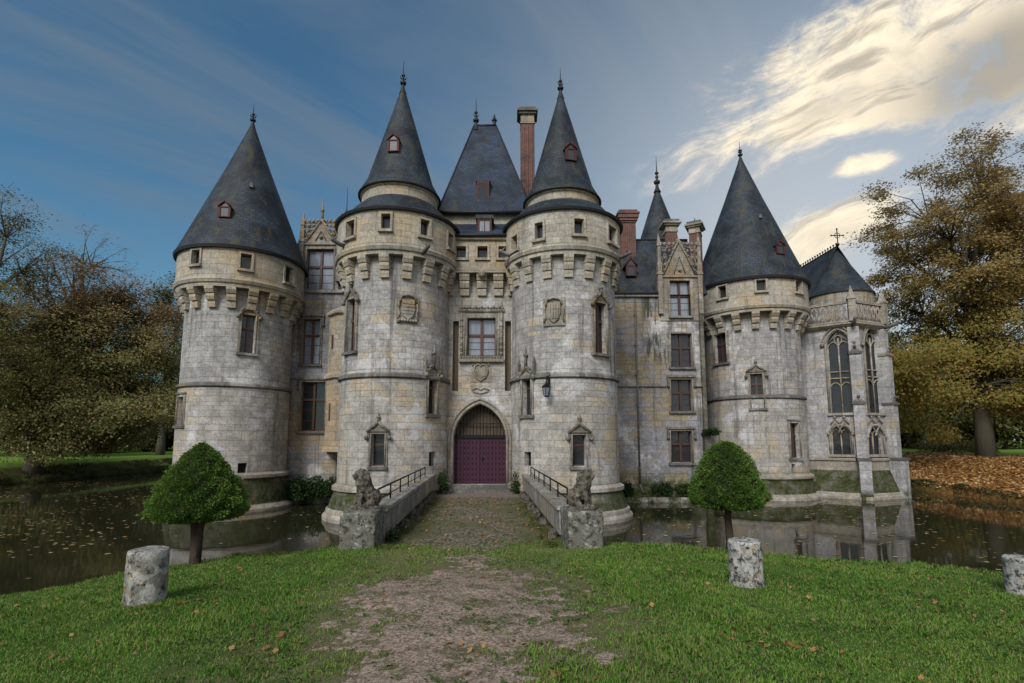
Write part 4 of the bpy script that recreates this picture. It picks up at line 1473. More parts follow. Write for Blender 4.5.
# ------------------------------------------------------------------ wings
def dormer_gable(Mx, w, z0, z1, za, parent, pin=True):
    """Tall stone dormer front: pinnacled sides, crocketed gable with tracery. Local frame as for windows."""
    b = MB(); a = w / 2
    b.box(-a, a, -.1, .25, z0, z0 + .16)
    # gable field
    for (x, zz, y) in ((a * .78, za, -.06),):
        b.face([(-x, y, z0 + .162), (x, y, z0 + .162), (0, y, zz)])
        b.face([(-x, .2, z0 + .162), (0, .2, zz), (x, .2, z0 + .162)])
        b.face([(-x, y, z0 + .162), (0, y, zz), (0, .2, zz), (-x, .2, z0 + .162)]); b.face([(0, y, zz), (x, y, z0 + .162), (x, .2, z0 + .162), (0, .2, zz)])
    o = obj('dormer_gable', b, MT['carved'], parent, Mx)
    t = MB()
    for sx in (-1, 1):
        t.tube([(sx * a * .86, -.08, z0 + .14), (sx * a * .4, -.09, z0 + (za - z0) * .62), (0, -.1, za + .12)], .07, 6)
        for k in range(5):
            f = (k + .5) / 5
            t.ball((sx * a * .84 * (1 - f) + sx * .05, -.11, z0 + .2 + (za - z0) * f), .085, 6, 4)
        # openwork from gable to pinnacle
        t.tube([(sx * a * .95, 0, za - .35), (sx * a * .6, 0, za - .35), (sx * a * .28, 0, za - .2)], .04, 5)
        t.tube([(sx * a * .95, 0, za - .05), (sx * a * .1, 0, za - .05)], .05, 5)
        t.tube([(sx * a * .75, 0, z0 + .4), (sx * a * .9, 0, z0 + (za - z0) * .45), (sx * a * .55, 0, za - .1)], .035, 5)
        t.tube([(sx * a * .95, 0, z0 + .5), (sx * a * .6, 0, z0 + (za - z0) * .55), (sx * a * .95, 0, za - .1)], .035, 5)
    for k in range(9):
        for q in range(5):
            xx = (k - 4) / 4 * a * .95; zz = z0 + .35 + (za - z0) * q / 5
            if abs(xx) > a * .86 * (1 - q / 5):
                t.ball((xx, -.05 + .03 * ((k + q) % 2), zz), .10, 6, 4, sq=(1, .8, 1.3))
    t.tube([(-a * .3, -.1, z0 + .25), (0, -.12, z0 + (za - z0) * .6), (a * .3, -.1, z0 + .25)], .035, 5)
    t.ball((0, -.1, z0 + .45), .12, 7, 5)
    obj('tracery', t, MT['carved'], o, Mx)
    p = MB()
    p.tube([(0, 0, za - .1), (0, 0, za + (z1 - za) * .5), (0, 0, z1)], [.10, .06, .015], 6)
    p.ball((0, 0, za + (z1 - za) * .45), .13, 7, 5)
    obj('gable_finial', p, MT['carved'], o, Mx)
    for sx in (-1, 1):
        p = MB(); x = sx * (a + .05)
        p.box(x - .13, x + .13, -.18, .15, z0 - 2.3, z0 + .9)
        p.box(x - .17, x + .17, -.22, .19, z0 + .15, z0 + .27)
        p.box(x - .09, x + .09, -.14, .11, z0 + .9, za - .25)
        p.pyramid(x - .13, x + .13, -.18, .15, za - .25, za + .65)
        for q in (0, .25):
            p.ball((x, -.02, za + q), .13 - q * .2, 6, 4)
        obj('pinnacle', p, MT['carved'], o, Mx)
    return o


# left wing
LY = 29.9
l0, l1 = (at(278, 440, LY).x, LY), (at(352, 440, LY).x, LY)
V = lambda b: wbox(l0, l1, b)
zl_e = V((300, 290, 310, 292))[3]
lw = [V((302.5, 319, 320, 364)), V((300.5, 382, 325, 431))]
zdt = V((306.5, 249, 333.5, 291.5))
wl = obj('wing_wall', flatwall(l0, l1, -.6, zl_e, lw, .4), MT['wing'], castle)
for k, w in enumerate(lw):
    window(wall_M(l0, l1, (w[0] + w[1]) / 2, w[2]), w[1] - w[0], w[3] - w[2], 'x', frame='brownwood', hood='drip', glass=('curtain_sky', 'glass')[k], surround=.14)
dl0, dl1 = V((300, 240, 339, 292))[:2]
wd = obj('dormer_wall', flatwall((l0[0] + dl0, LY), (l0[0] + dl1, LY), zl_e, zdt[3] + .25, [(zdt[0] - dl0, zdt[1] - dl0, max(zdt[2], zl_e + .02), zdt[3])], .35), MT['carved'], castle)
window(wall_M(l0, l1, (zdt[0] + zdt[1]) / 2, max(zdt[2], zl_e + .02)), zdt[1] - zdt[0], zdt[3] - max(zdt[2], zl_e + .02), 'x', frame='redwood', glass='curtain_sky', surround=.1, trans=.42)
zt_, zap = V((310, 197, 334, 220))[3], V((310, 222, 334, 225))[3]
dormer_gable(TM(l0[0] + (zdt[0] + zdt[1]) / 2, LY, 0), dl1 - dl0 - .2, zdt[3] + .25, zt_, zap, castle)
b = MB()
L = l1[0] - l0[0]
zs1 = V((300, 377, 310, 378))[3]
b.box(0, L, -.14, .1, zs1 - .09, zs1 + .09, taper=.02)
obj('string_course', b, MT['plinth'], wl, TM(l0[0], l0[1], 0))
b = MB(); b.box(0, L, -.16, .1, zl_e - .2, zl_e - .02, taper=.02)
obj('cornice', b, MT['plinth'], wl, TM(l0[0], l0[1], 0))
b = MB()
zb = V((300, 497, 310, 498))[3]
b.box(0, L, -.35, .1, -.5, max(.25, zb + .2), taper=.05)
obj('footing', b, MT['plinth'], wl, TM(l0[0], l0[1], 0))
# oriel turret
oc = (at(350, 440, LY - .1).x, LY - .1)
zo0, zo1, zo2, zo3 = (onplane(333, y, (l0[0], LY - 1.0), (l1[0], LY - 1.0))[1] for y in (452, 440, 378, 312))
b = MB()
ro = 1.4
b.lathe([(zo0 - .5, .35), (zo0 - .1, .75), (zo0, ro - .1), (zo0 + .02, ro + .12), (zo0 + .15, ro + .1), (zo0 + .3, ro)], 8, oc, (), 1.1, t0=-math.pi * .875, t1=math.pi * 1.125)
b.lathe([(zo0 + .3, ro), (zo2 - .1, ro)], 8, oc, (), 1.1, t0=-math.pi * .875, t1=math.pi * 1.125)
b.lathe([(zo2 - .1, ro), (zo2 - .02, ro + .16), (zo2 + .12, ro + .16), (zo2 + .3, ro)], 8, oc, (), 1.1, t0=-math.pi * .875, t1=math.pi * 1.125)
b.lathe([(zo2 + .3, ro - .03), (zo3 - .25, ro - .03), (zo3 - .15, ro + .14), (zo3, ro + .16), (zo3 + .25, ro - .2)], 8, oc, (), 1.1, t0=-math.pi * .875, t1=math.pi * 1.125)
b.lathe([(zo3 + .25, ro - .2), (zo3 + .6, .5), (zo3 + .65, .01)], 8, oc, (), 1.1, t0=-math.pi * .875, t1=math.pi * 1.125)
b.sm = [False] * len(b.f)
ori = obj('oriel_turret', b, MT['ochre'], castle)
for px, y0, y1 in ((326, 336, 349), (328, 404, 421)):
    q = at(px, (y0 + y1) / 2, LY - 1.0)
    p0 = (oc[0] - ro * math.sin(math.pi * .125 + .0), 0)
    b = MB(); b.box(-.07, .07, -.03, .05, 0, (y1 - y0) * LY / 512)
    ang = -math.pi * .125 - math.pi * .125
    rr = ro * math.cos(math.pi / 8)
    obj('loophole', b, MT['brownwood'], ori, TM(oc[0] + rr * math.sin(ang), oc[1] - rr * math.cos(ang), at(px, y1, LY - .8).z, ang))
# left roof
b = MB()
zr = at(310, 229, LY + 2.6).z
xr0, xr1 = l0[0] - 1.5, l1[0] + 1.5
da, db_ = l0[0] + dl0, l0[0] + dl1
ym_ = LY + .7; zm__ = zl_e + (zr - zl_e) * .75 / 2.85
b.face([(xr0, LY - .05, zl_e), (da, LY - .05, zl_e), (da, LY + 2.8, zr), (xr0 + 1.5, LY + 2.8, zr)])
b.face([(db_, LY - .05, zl_e), (xr1, LY - .05, zl_e), (xr1, LY + 2.8, zr), (db_, LY + 2.8, zr)])
b.face([(da, ym_, zm__), (db_, ym_, zm__), (db_, LY + 2.8, zr), (da, LY + 2.8, zr)])
b.face([(xr1, LY + 6, zl_e), (xr0, LY + 6, zl_e), (xr0 + 1.5, LY + 2.8, zr), (xr1, LY + 2.8, zr)])
b.face([(xr0, LY + 6, zl_e), (xr0, LY - .05, zl_e), (xr0 + 1.5, LY + 2.8, zr)])
wr = obj('wing_roof', b, MT['slate'], castle)
finial((at(347, 205, LY + 2.8).x, LY + 2.8), zr - .3, at(346, 186, LY + 2.8).z - zr + .3, wr)

# right wing
RY = 30.6
r0, r1 = (at(600, 440, RY).x, RY), (at(704, 440, RY).x, RY)
V = lambda b: wbox(r0, r1, b)
zr_e = V((640, 294.5, 650, 296))[3]
rw = [V((671, 333.5, 692, 367)), V((671, 379.5, 692, 411)), V((671, 431, 692, 462.5))]
zrd = V((669.5, 281, 690, 316))
zd0 = max(zrd[2], 0)
wall_cuts = rw + ([(zrd[0], zrd[1], zrd[2], min(zrd[3], zr_e))] if zrd[2] < zr_e else [])
wr_ = obj('wing_wall', flatwall(r0, r1, -.6, zr_e, wall_cuts, .4), MT['wing'], castle)
for k, w in enumerate(rw):
    window(wall_M(r0, r1, (w[0] + w[1]) / 2, w[2]), w[1] - w[0], w[3] - w[2], 'x', frame='redwood', hood='drip' if k else None, glass='glass', surround=.13, trans=.42)
dr0, dr1 = V((659, 270, 702, 292))[:2]
obj('dormer_wall', flatwall((r0[0] + dr0, RY - .06), (r0[0] + dr1, RY - .06), zrd[2] - .3, zrd[3] + .2, [(zrd[0] - dr0, zrd[1] - dr0, zrd[2], zrd[3])], .35), MT['carved'], castle)
window(wall_M((r0[0], RY - .06), (r1[0], RY - .06), (zrd[0] + zrd[1]) / 2, zrd[2]), zrd[1] - zrd[0], zrd[3] - zrd[2], 'x', frame='redwood', glass='curtain_sky', surround=.1, trans=.42)
dormer_gable(TM(r0[0] + (zrd[0] + zrd[1]) / 2, RY - .06, 0), dr1 - dr0 - .3, zrd[3] + .2, V((675, 238, 685, 240))[3], V((675, 243, 685, 246))[3], castle)
b = MB(); L = r1[0] - r0[0]
zs1 = V((640, 385, 650, 386))[3]
ug = V((669, 380, 692, 400))
for xa, xb in ((0, ug[0] - .2), (ug[1] + .2, L)):
    b = MB(); b.box(xa, xb, -.13, .1, zs1 - .1, zs1 + .1, taper=.02)
    obj('string_course', b, MT['plinth'], wr_, TM(r0[0], r0[1], 0))
b = MB(); b.box(0, dr0, -.16, .1, zr_e - .16, zr_e - .02)
obj('cornice', b, MT['plinth'], wr_, TM(r0[0], r0[1], 0))
b = MB(); b.box(0, L, -.45, .1, -.5, .3, taper=.04)
obj('footing', b, MT['plinth'], wr_, TM(r0[0], r0[1], 0))
b = MB(); b.box(0, L, -.16, .1, .31, 1.05, taper=.05)
obj('mossy_footing', b, MT['moss'], wr_, TM(r0[0], r0[1], 0))
for px, y0, y1 in ((640, 300, 484), (706, 300, 440)):
    b = MB(); q0, q1 = at(px, y1, RY - .12), at(px, y0, RY - .12)
    if px < 700:
        b.tube([(q0.x, RY - .12, q0.z), (q0.x, RY - .12, q1.z)], .055, 8)
        b.tube([(q0.x, RY - .12, q0.z), (q0.x + .12, RY - .3, q0.z - .5)], .055, 8)
        for k in range(6):
            z = q0.z + (q1.z - q0.z) * (k + .5) / 6
            b.box(q0.x - .08, q0.x + .08, RY - .19, RY, z - .03, z + .03)
        obj('drainpipe', b, MT['zinc'], castle)
    else:
        b.box(q0.x - .16, q0.x + .2, RY - .4, RY + .4, -.5, q0.z + .3); b.box(q0.x - .25, q0.x + .45, RY - .5, RY + .4, q0.z + .302, q0.z + .42)
        b.box(q0.x - .10, q0.x + .12, RY - .2, RY + .4, q0.z + .422, q1.z)
        obj('buttress', b, MT['moss'], castle)
# right roof, its small red dormer, spire turret
zrr = at(640, 240, RY + 3.0).z
b = MB()
x0, x1 = r0[0] - 2.0, at(700, 280, RY + 1.0).x
da, db_ = r0[0] + dr0, min(r0[0] + dr1, x1 - .02)
ym_ = RY + .7; zm__ = zr_e + (zrr - zr_e) * .85 / 3.15
b.face([(x0, RY - .15, zr_e), (da, RY - .15, zr_e), (da, RY + 3.0, zrr), (x0, RY + 3.0, zrr)])
b.face([(db_, RY - .15, zr_e), (x1, RY - .15, zr_e), (x1, RY + 3.0, zrr), (db_, RY + 3.0, zrr)])
b.face([(da, ym_, zm__), (db_, ym_, zm__), (db_, RY + 3.0, zrr), (da, RY + 3.0, zrr)])
b.face([(x1, RY + 6.4, zr_e), (x0, RY + 6.4, zr_e), (x0, RY + 3.0, zrr), (x1, RY + 3.0, zrr)])
b.face([(x1, RY - .15, zr_e), (x1, RY + 6.4, zr_e), (x1, RY + 3.0, zrr)])
rr_ = obj('wing_roof', b, MT['slate'], castle)
b = MB(); b.tube([(x0, RY - .17, zr_e + .02), (r0[0] + dr0, RY - .17, zr_e + .02)], .07, 6); b.tube([(x0, RY + 3, zrr), (x1, RY + 3, zrr)], .08, 6)
obj('roof_leads', b, MT['lead'], rr_)
q = at(631, 276, RY + .55)
M = TM(q.x, q.y, q.z)
b = MB(); b.box(-.30, .30, 0, 1.2, 0, .7)
for sx in (-1, 1):
    P = [(sx * .42, -.12, .62), (0, -.12, 1.25), (0, 1.5, 1.25), (sx * .42, 1.5, .62)]
    b.face(P if sx > 0 else P[::-1])
dm = obj('dormer', b, MT['slate'], castle, M)
f = MB(); f.box(-.31, -.2, -.06, 0, 0, .7); f.box(.2, .31, -.06, 0, 0, .7); f.box(-.2, .2, -.055, 0, .6, .7)
for sx in (-1, 1):
    f.tube([(sx * .42, -.1, .6), (0, -.1, 1.2)], .055, 6)
obj('dormer_frame', f, MT['dormer_red'], dm, M)
f = MB(); f.box(-.2, .2, -.03, -.01, .02, .6); f.face([(-.3, -.05, .7), (.3, -.05, .7), (0, -.05, 1.12)]); obj('pane', f, MT['dull_glass'], dm, M)
SY = 37.0
sc_ = (at(658.5, 230, SY).x, SY)
zs0, zs1_ = at(659, 246, SY).z, at(657.5, 188, SY).z
b = MB(); b.lathe([(0, 1.45), (zs0 - .1, 1.45)], 24, sc_); obj('stair_turret', b, MT['drum'], castle)
b = MB(); b.lathe([(zs0 - .15, 1.5), (zs0 + .8, 1.3), (zs1_, .07)], 40, sc_, (), 1.2)
sp = obj('conical_roof', b, MT['slate'], castle)
finial(sc_, zs1_, at(656.5, 156, SY).z - zs1_, sp, r=.13)
# the body of the house behind the fronts
obj('rear_wall', box_(l0[0] - .5, r1[0] + .5, RY + 1.0, RY + 1.5, -.5, zl_e - .6), MT['wing'], castle)
obj('rear_wall', box_(l0[0] - .5, r1[0] + .5, RY + 6.0, RY + 6.5, -.5, zl_e - .6), MT['wing'], castle)

# ------------------------------------------------------------------ chapel apse
A_, B_, C_, D_ = (18.9, 34.2), (at(861, 440, 32.0).x, 32.0), (at(889, 440, 33.0).x, 33.0), (25.6, 36.4)
poly = [(16.2, 41.5), (16.9, 37.0), A_, B_, C_, D_, (25.6, 41.5)]
print('chapel', poly)
zc_t = onplane(835, 326, A_, B_)[1]
cw = {}
w1 = wbox(A_, B_, (829, 330.5, 851, 413)); w2 = wbox(B_, C_, (866, 328, 883, 413))
v1 = wbox(A_, B_, (832, 427, 850.5, 454.5)); v2 = wbox(B_, C_, (868, 427, 882.5, 454.5))
chap = None
b = MB()
for i in range(len(poly)):
    p, q = poly[i], poly[(i + 1) % len(poly)]
    cuts = []
    if p == A_:
        cuts = [(*w1, (w1[1] - w1[0]) * .72), (*v1, (v1[1] - v1[0]) * .45)]
    if p == B_:
        cuts = [(*w2, (w2[1] - w2[0]) * .72), (*v2, (v2[1] - v2[0]) * .45)]
    m = flatwall(p, q, -.6, zc_t, cuts, .4)
    o_ = len(b.v); b.v += m.v; b.f += [tuple(i_ + o_ for i_ in f) for f in m.f]; b.uv += m.uv; b.sm += m.sm; b.mi += m.mi
chap = obj('chapel_wall', b, MT['chapel'], castle)


def lancet(p0, p1, w, tall):
    M = wall_M(p0, p1, (w[0] + w[1]) / 2, w[2])
    a = (w[1] - w[0]) / 2; h = w[3] - w[2]; rise = 2 * a * (.72 if tall else .45)
    b = MB()
    A = [(x, -.05, h - rise + z) for x, z in arcpts(a + .1, rise + .12, 10)]
    b.tube([(-a - .1, -.05, 0)] + A + [(a + .1, -.05, 0)], .075, 7)
    b.box(-a - .22, a + .22, -.16, .2, -.15, -.002)
    o = obj('window', b, MT['pale'], castle, M)
    t = MB()
    t.tube([(0, .16, 0), (0, .16, h - rise * .55)], .05, 6)
    zs = h - rise - (.25 if tall else .05)
    for sx in (-1, 1):
        t.tube([(sx * a * .97, .16, 0), (sx * a * .97, .16, zs)], .03, 5)
        t.tube([(sx * a / 2 + x, .16, zs + z) for x, z in arcpts(a / 2, a * .7, 6)], .04, 5)
        if tall:
            t.tube([(sx * a * .05, .16, h * .42), (sx * a * .95, .16, h * .42)], .05, 5)
            t.tube([(sx * a / 2 + x, .16, h * .30 + z) for x, z in arcpts(a / 2, a * .6, 6)], .04, 5)
            t.tube([(sx * a * .05, .16, h * .50), (sx * a * .95, .16, h * .50)], .04, 5)
    if tall:
        zc = h - rise * .62
        t.tube([(a * .36 * math.cos(k * math.pi / 6), .16, zc + a * .36 * math.sin(k * math.pi / 6) * 1.2) for k in range(12)], .04, 5, closed=True)
        for sx in (-1, 1):
            t.tube([(sx * a * .9, .16, h - rise * .8), (sx * a * .45, .16, h - rise * .45), (0, .16, h - .05)], .035, 5)
    obj('tracery', t, MT['pale'], o, M)
    g = MB()
    P = [(-a, .26, 0), (a, .26, 0)] + [(x, .26, h - rise + z) for x, z in arcpts(a, rise, 9)][::-1]
    g.face(P)
    obj('pane', g, MT['glass'], o, M)
    hb = MB()
    if not tall:
        for sx in (-1, 1):
            hb.tube([(sx * a / 2 + x, -.1, h - rise + .05 + z) for x, z in ogee(a / 2 + .1, .7)], .05, 5)
            hb.ball((sx * a / 2, -.1, h + .62), .10, 6, 4)
            hb.ball((sx * (a + .15), -.1, h - rise), .11, 6, 4)
        hb.tube([(x, -.09, h + .1 + z) for x, z in ((-a, .1), (-a * .5, .42), (0, .15), (a * .5, .42), (a, .1))], .04, 5)
    else:
        for sx in (-1, 1):
            hb.ball((sx * (a + .28), -.1, h - rise), .14, 6, 4)
        hb.tube([(x, -.1, h - rise + z) for x, z in arcpts(a + .28, rise + .3, 10)], .045, 6)
    obj('hood_mould', hb, MT['carved'], o, M)


lancet(A_, B_, w1, True); lancet(B_, C_, w2, True); lancet(A_, B_, v1, False); lancet(B_, C_, v2, False)
# string course, plinth with sloping mossy panels
zpl = onplane(838, 459, A_, B_)[1]
zm_ = onplane(838, 470, A_, B_)[1]


def offset_poly(pts, d):
    n = len(pts); out = []
    for i in range(n):
        a, p, q = Vector(pts[i - 1]), Vector(pts[i]), Vector(pts[(i + 1) % n])
        d1, d2 = (p - a).normalized(), (q - p).normalized()
        n1, n2 = Vector((d1.y, -d1.x)), Vector((d2.y, -d2.x))
        m = (n1 + n2).normalized()
        out.append(tuple(p + m * (d / max(.4, m.dot(n1)))))
    return out


def band(b, prof):
    """prof: (z, offset) rows round the apse polygon."""
    rings = [offset_poly(poly, d) for _, d in prof]
    for k in range(len(prof) - 1):
        for i in range(len(poly)):
            j = (i + 1) % len(poly)
            b.face([(*rings[k][i], prof[k][0]), (*rings[k][j], prof[k][0]), (*rings[k + 1][j], prof[k + 1][0]), (*rings[k + 1][i], prof[k + 1][0])])


b = MB(); band(b, [(-.6, .75), (.16, .75), (.24, .62), (.32, .62), (.38, .55)]); obj('plinth', b, MT['pale'], chap)
b = MB(); band(b, [(.38, .55), (zm_, .1)]); obj('mossy_slope', b, MT['moss'], chap)
b = MB(); band(b, [(zm_, .1), (zpl - .1, .08), (zpl - .08, .18), (zpl + .02, .18), (zpl + .12, 0)]); obj('string_course', b, MT['pale'], chap)
b = MB(); band(b, [(zc_t - .25, 0), (zc_t - .12, .22), (zc_t, .36), (zc_t + .1, .36), (zc_t + .13, -.6)])
obj('cornice', b, MT['pale'], chap)
# buttresses
for (p, dirv, sc__) in ((A_, (-.75, -.66), .6), (B_, (-.42, -.90), .75), (C_, (.55, -.83), .85), (D_, (.97, -.2), .8)):
    ang = math.atan2(dirv[0], -dirv[1])
    M = TM(p[0], p[1], 0, ang)
    b = MB(); w = .31; su = .42 if p == B_ else sc__
    zt1 = zc_t - .2
    for (z0, z1, d) in ((-.5, zpl, 1.0 * sc__), (zpl + .002, zpl + (zt1 - zpl) * .42, .62 * su), (zpl + (zt1 - zpl) * .42 + .002, zpl + (zt1 - zpl) * .8, .5 * su), (zpl + (zt1 - zpl) * .8 + .002, zt1, .36 * su)):
        b.box(-w, w, -d, .3, z0, z1)
    bo = obj('buttress', b, MT['chapel'], castle, M)
    for f, d in ((.42, .62 * su), (.8, .5 * su)):
        q = MB()
        z = zpl + (zt1 - zpl) * f
        q.box(-w - .07, w + .07, -d - .1, .1, z - .08, z + .06); q.pyramid(-w, w, -d - .05, .1, z + .062, z + .4)
        q.ball((0, -d - .05, z + .40), .1, 6, 4)
        obj('weathering', q, MT['sill'], bo, M)
    q = MB()
    q.box(-w - .06, w + .06, -1.0 * sc__ - .06, .1, zpl - .05, zpl + .1)
    obj('weathering', q, MT['sill'], bo, M)
    q = MB()
    q.box(-.2, .2, -.45, -.05, zc_t + .14, zc_t + 1.55); q.box(-.25, .25, -.5, 0, zc_t + 1.552, zc_t + 1.67); q.pyramid(-.19, .19, -.44, -.06, zc_t + 1.672, zc_t + 2.5)
    obj('pinnacle', q, MT['pale'], bo, M)
    q = MB(); q.tube([(0, -.2, zc_t - .1), (0, -.8, zc_t + .02), (0, -1.15, zc_t + .12)], [.13, .12, .06], 7); q.ball((0, -1.1, zc_t + .16), .12, 7, 5)
    obj('gargoyle', q, MT['sill'], bo, M)
# balustrade
for p, q in ((poly[1], A_), (A_, B_), (B_, C_), (C_, D_)):
    t = Vector((q[0] - p[0], q[1] - p[1])); L = t.length
    M = wall_M(p, q, 0, zc_t + .13, .22)
    b = MB()
    b.box(.1, L - .1, -.09, .09, 0, .12); b.box(.1, L - .1, -.11, .11, 1.2, 1.36)
    n = max(3, int(L / .52)); s = (L - .5) / n
    for k in range(n):
        x = .25 + s * (k + .5)
        b.tube([(x - s * .5, 0, .12), (x - s * .15, 0, .5), (x - s * .38, 0, .85), (x, 0, 1.2)], .06, 5)
        b.tube([(x + s * .5, 0, .12), (x + s * .15, 0, .5), (x + s * .38, 0, .85), (x, 0, 1.2)], .06, 5)
        b.tube([(x, 0, .12), (x, 0, .55)], .04, 5)
    obj('balustrade', b, MT['pale'], castle, M)
# apse roof: half cone and ridge running back, crested
ac = ((at(842, 300, 36.2).x), 36.6)
za_ = at(843, 246, 36.2).z; ze_ = at(843, 285, 33.4).z; rad = (at(873, 285, 36.2).x - at(814, 285, 36.2).x) / 2
b = MB()
b.lathe([(ze_ - .05, rad + .12), (ze_ + .5, rad - .2), (za_ - 1.2, .75), (za_, .06)], 48, ac, (), rad, t0=-math.pi / 2 - .001, t1=math.pi / 2)
yb = 42.5
for sx in (-1, 1):
    P = [(ac[0] + sx * (rad + .12), 36.2, ze_ - .05), (ac[0] + sx * (rad + .12), yb, ze_ - .05), (ac[0], yb, za_), (ac[0], 36.2, za_)]
    b.face(P if sx > 0 else P[::-1])
b.face([(ac[0] + rad + .12, yb, ze_ - .05), (ac[0] - rad - .12, yb, ze_ - .05), (ac[0], yb, za_)])
ar = obj('chapel_roof', b, MT['slate'], castle)
b = MB(); b.lathe([(zc_t, rad), (ze_, rad)], 48, ac, (), rad, t0=-math.pi / 2, t1=math.pi / 2)
for sx in (-1, 1):
    b.face([(ac[0] + sx * rad, 36.2, zc_t), (ac[0] + sx * rad, yb, zc_t), (ac[0] + sx * rad, yb, ze_), (ac[0] + sx * rad, 36.2, ze_)])
obj('attic_wall', b, MT['wing'], castle)
b = MB()
for k in range(19):
    y = 36.4 + k * .33
    b.tube([(ac[0], y, za_ - .02), (ac[0], y, za_ + .22)], .035, 5); b.ball((ac[0], y, za_ + .24), .075, 6, 4)
b.tube([(ac[0], 36.2, za_ + .03), (ac[0], yb, za_ + .03)], .06, 6)
obj('ridge_cresting', b, MT['lead'], ar)
b = MB(); z = za_; H = at(843, 229, 36.2).z - za_
b.tube([(ac[0], 36.2, z - .1), (ac[0], 36.2, z + H)], .035, 6); b.tube([(ac[0] - H * .34, 36.2, z + H * .62), (ac[0] + H * .34, 36.2, z + H * .62)], .035, 6)
b.tube([(ac[0] + .2 * math.cos(k * math.pi / 5), 36.2, z + H * .62 + .2 * math.sin(k * math.pi / 5)) for k in range(10)], .025, 5, closed=True)
b.ball((ac[0], 36.2, z + .1), .12, 8, 6)
for dx, dz in ((-.34, .62), (.34, .62), (0, 1.0)):
    b.ball((ac[0] + H * dx, 36.2, z + H * dz), .07, 6, 4)
obj('roof_cross', b, MT['iron'], ar)


# ------------------------------------------------------------------ bridge to the gate
bn, bf = Vector((-0.86, 11.45)), Vector((-1.58, 24.75))
bt = (bf - bn).normalized(); bx = Vector((bt.y, -bt.x)); BL = (bf - bn).length
BANG = math.atan2(bt.y, bt.x) - math.pi / 2
ZD0, ZD1 = 1.27, zdeck_gate - .42
bridge = empty('bridge', (bn.x, bn.y, ZD0), 'stone causeway bridge with railed parapets leading over the moat to the purple gate', 'bridge', rz=BANG)
BM = TM(bn.x, bn.y, 0, BANG)                       # local: x across, y along, z world


def deckm():
    m, g = newmat('cobbled_deck')
    p = g.pos()
    v = g.n('TexVoronoi', Scale=13.0); g.put(v, 'Vector', p)
    v2 = g.n('TexVoronoi', Scale=38.0); g.put(v2, 'Vector', p)
    n = g.noise(p, 1.1, 6, 0.7)
    col = g.mix(g.sep(v2.outputs[1])[0], (0.12, 0.10, 0.075), (0.27, 0.23, 0.18))
    col = g.mix(g.rng(v.outputs[0], .35, .7), col, (0.06, 0.055, 0.03))
    x, y, z = g.sep(g.obj())
    f = g.math('ADD', g.rng(n, .42, .6), g.rng(g.math('ABSOLUTE', x), .9, 1.9))
    col = g.mix(g.math('MULTIPLY', f, .75, clamp=True), col, (0.088, 0.088, 0.040))
    col = g.mix(g.rng(y, 10.5, 11.5), col, (0.16, 0.13, 0.115))
    g.bsdf(col, .95, bump=g.math('ADD', v2.outputs[0], v.outputs[0]), bs=-.5, bd=.03, spec=.1)
    return m


b = MB(); NS = 26
for i in range(NS):
    y0, y1 = -1.3 + (BL + 1.2) * i / NS, -1.3 + (BL + 1.2) * (i + 1) / NS
    z0, z1 = (ZD0 + (ZD1 - ZD0) * max(0, y) / BL + min(0, y + .1) * .16 for y in (y0, y1))
    for k in range(8):
        x0, x1 = -2.1 + 4.2 * k / 8, -2.1 + 4.2 * (k + 1) / 8
        dz = lambda x, y: .07 * math.cos(x / 2.1 * 1.5) + .03 * math.sin(x * 5 + y * 3)
        b.face([(x0, y0, z0 + dz(x0, y0)), (x1, y0, z0 + dz(x1, y0)), (x1, y1, z1 + dz(x1, y1)), (x0, y1, z1 + dz(x0, y1))], smooth=True)
b.box(-2.45, 2.45, .8, BL - .2, ZD0 - .75, ZD0 - .12)
obj('deck', b, deckm(), bridge, BM)
for yy in (3.6, 7.6):
    b = MB(); b.box(-2.3, 2.3, yy - .5, yy + .5, -1.2, ZD0 - .752); b.box(-2.6, 2.6, yy - .7, yy + .7, -1.2, .3, taper=.1)
    obj('pier', b, MT['plinth'], bridge, BM)
for sx in (-1, 1):
    b = MB()
    xi, xo = sx * 2.0, sx * 2.38
    xa, xb = min(xi, xo), max(xi, xo)
    nseg = 6
    for k in range(nseg):      # slabs end to end
        y0, y1 = .62 + (BL - 1.0) * k / nseg, .62 + (BL - 1.0) * (k + 1) / nseg - .012
        b.box(xa, xb, y0, y1, 1.42, 1.98)
        b.box(xa - .05, xb + .05, y0 - .001, y1 + .001, 1.982, 2.06, taper=.02)
    par = obj('parapet', b, MT['parapet'], bridge, BM)
    b = MB(); b.box(xa + .10 * (sx > 0) , xb - .10 * (sx < 0), .6, BL - .3, .95, 1.417)
    obj('base_course', b, MT['moss'], par, BM)
    for k in range(6):
        b = MB(); y = 1.0 + k * 1.9
        x0 = sx * 1.76
        b.box(min(x0, xi), max(x0, xi), y, y + .34, ZD0 - .1, 1.46 - .03 * (k % 2), taper=.04)
        obj('support_block', b, MT['lion'], par, BM)
    b = MB(); xr = sx * 2.26
    posts = [1.05 + k * 1.62 for k in range(7)]
    for y in posts:
        b.tube([(xr, y, 2.04), (xr, y, 2.44)], .022, 6)
    b.tube([(xr, posts[0], 2.44), (xr, posts[-1], 2.44)], .026, 6)
    b.tube([(xr, posts[0], 2.20), (xr, posts[-1], 2.20)], .016, 6)
    obj('railing', b, MT['iron'], par, BM)


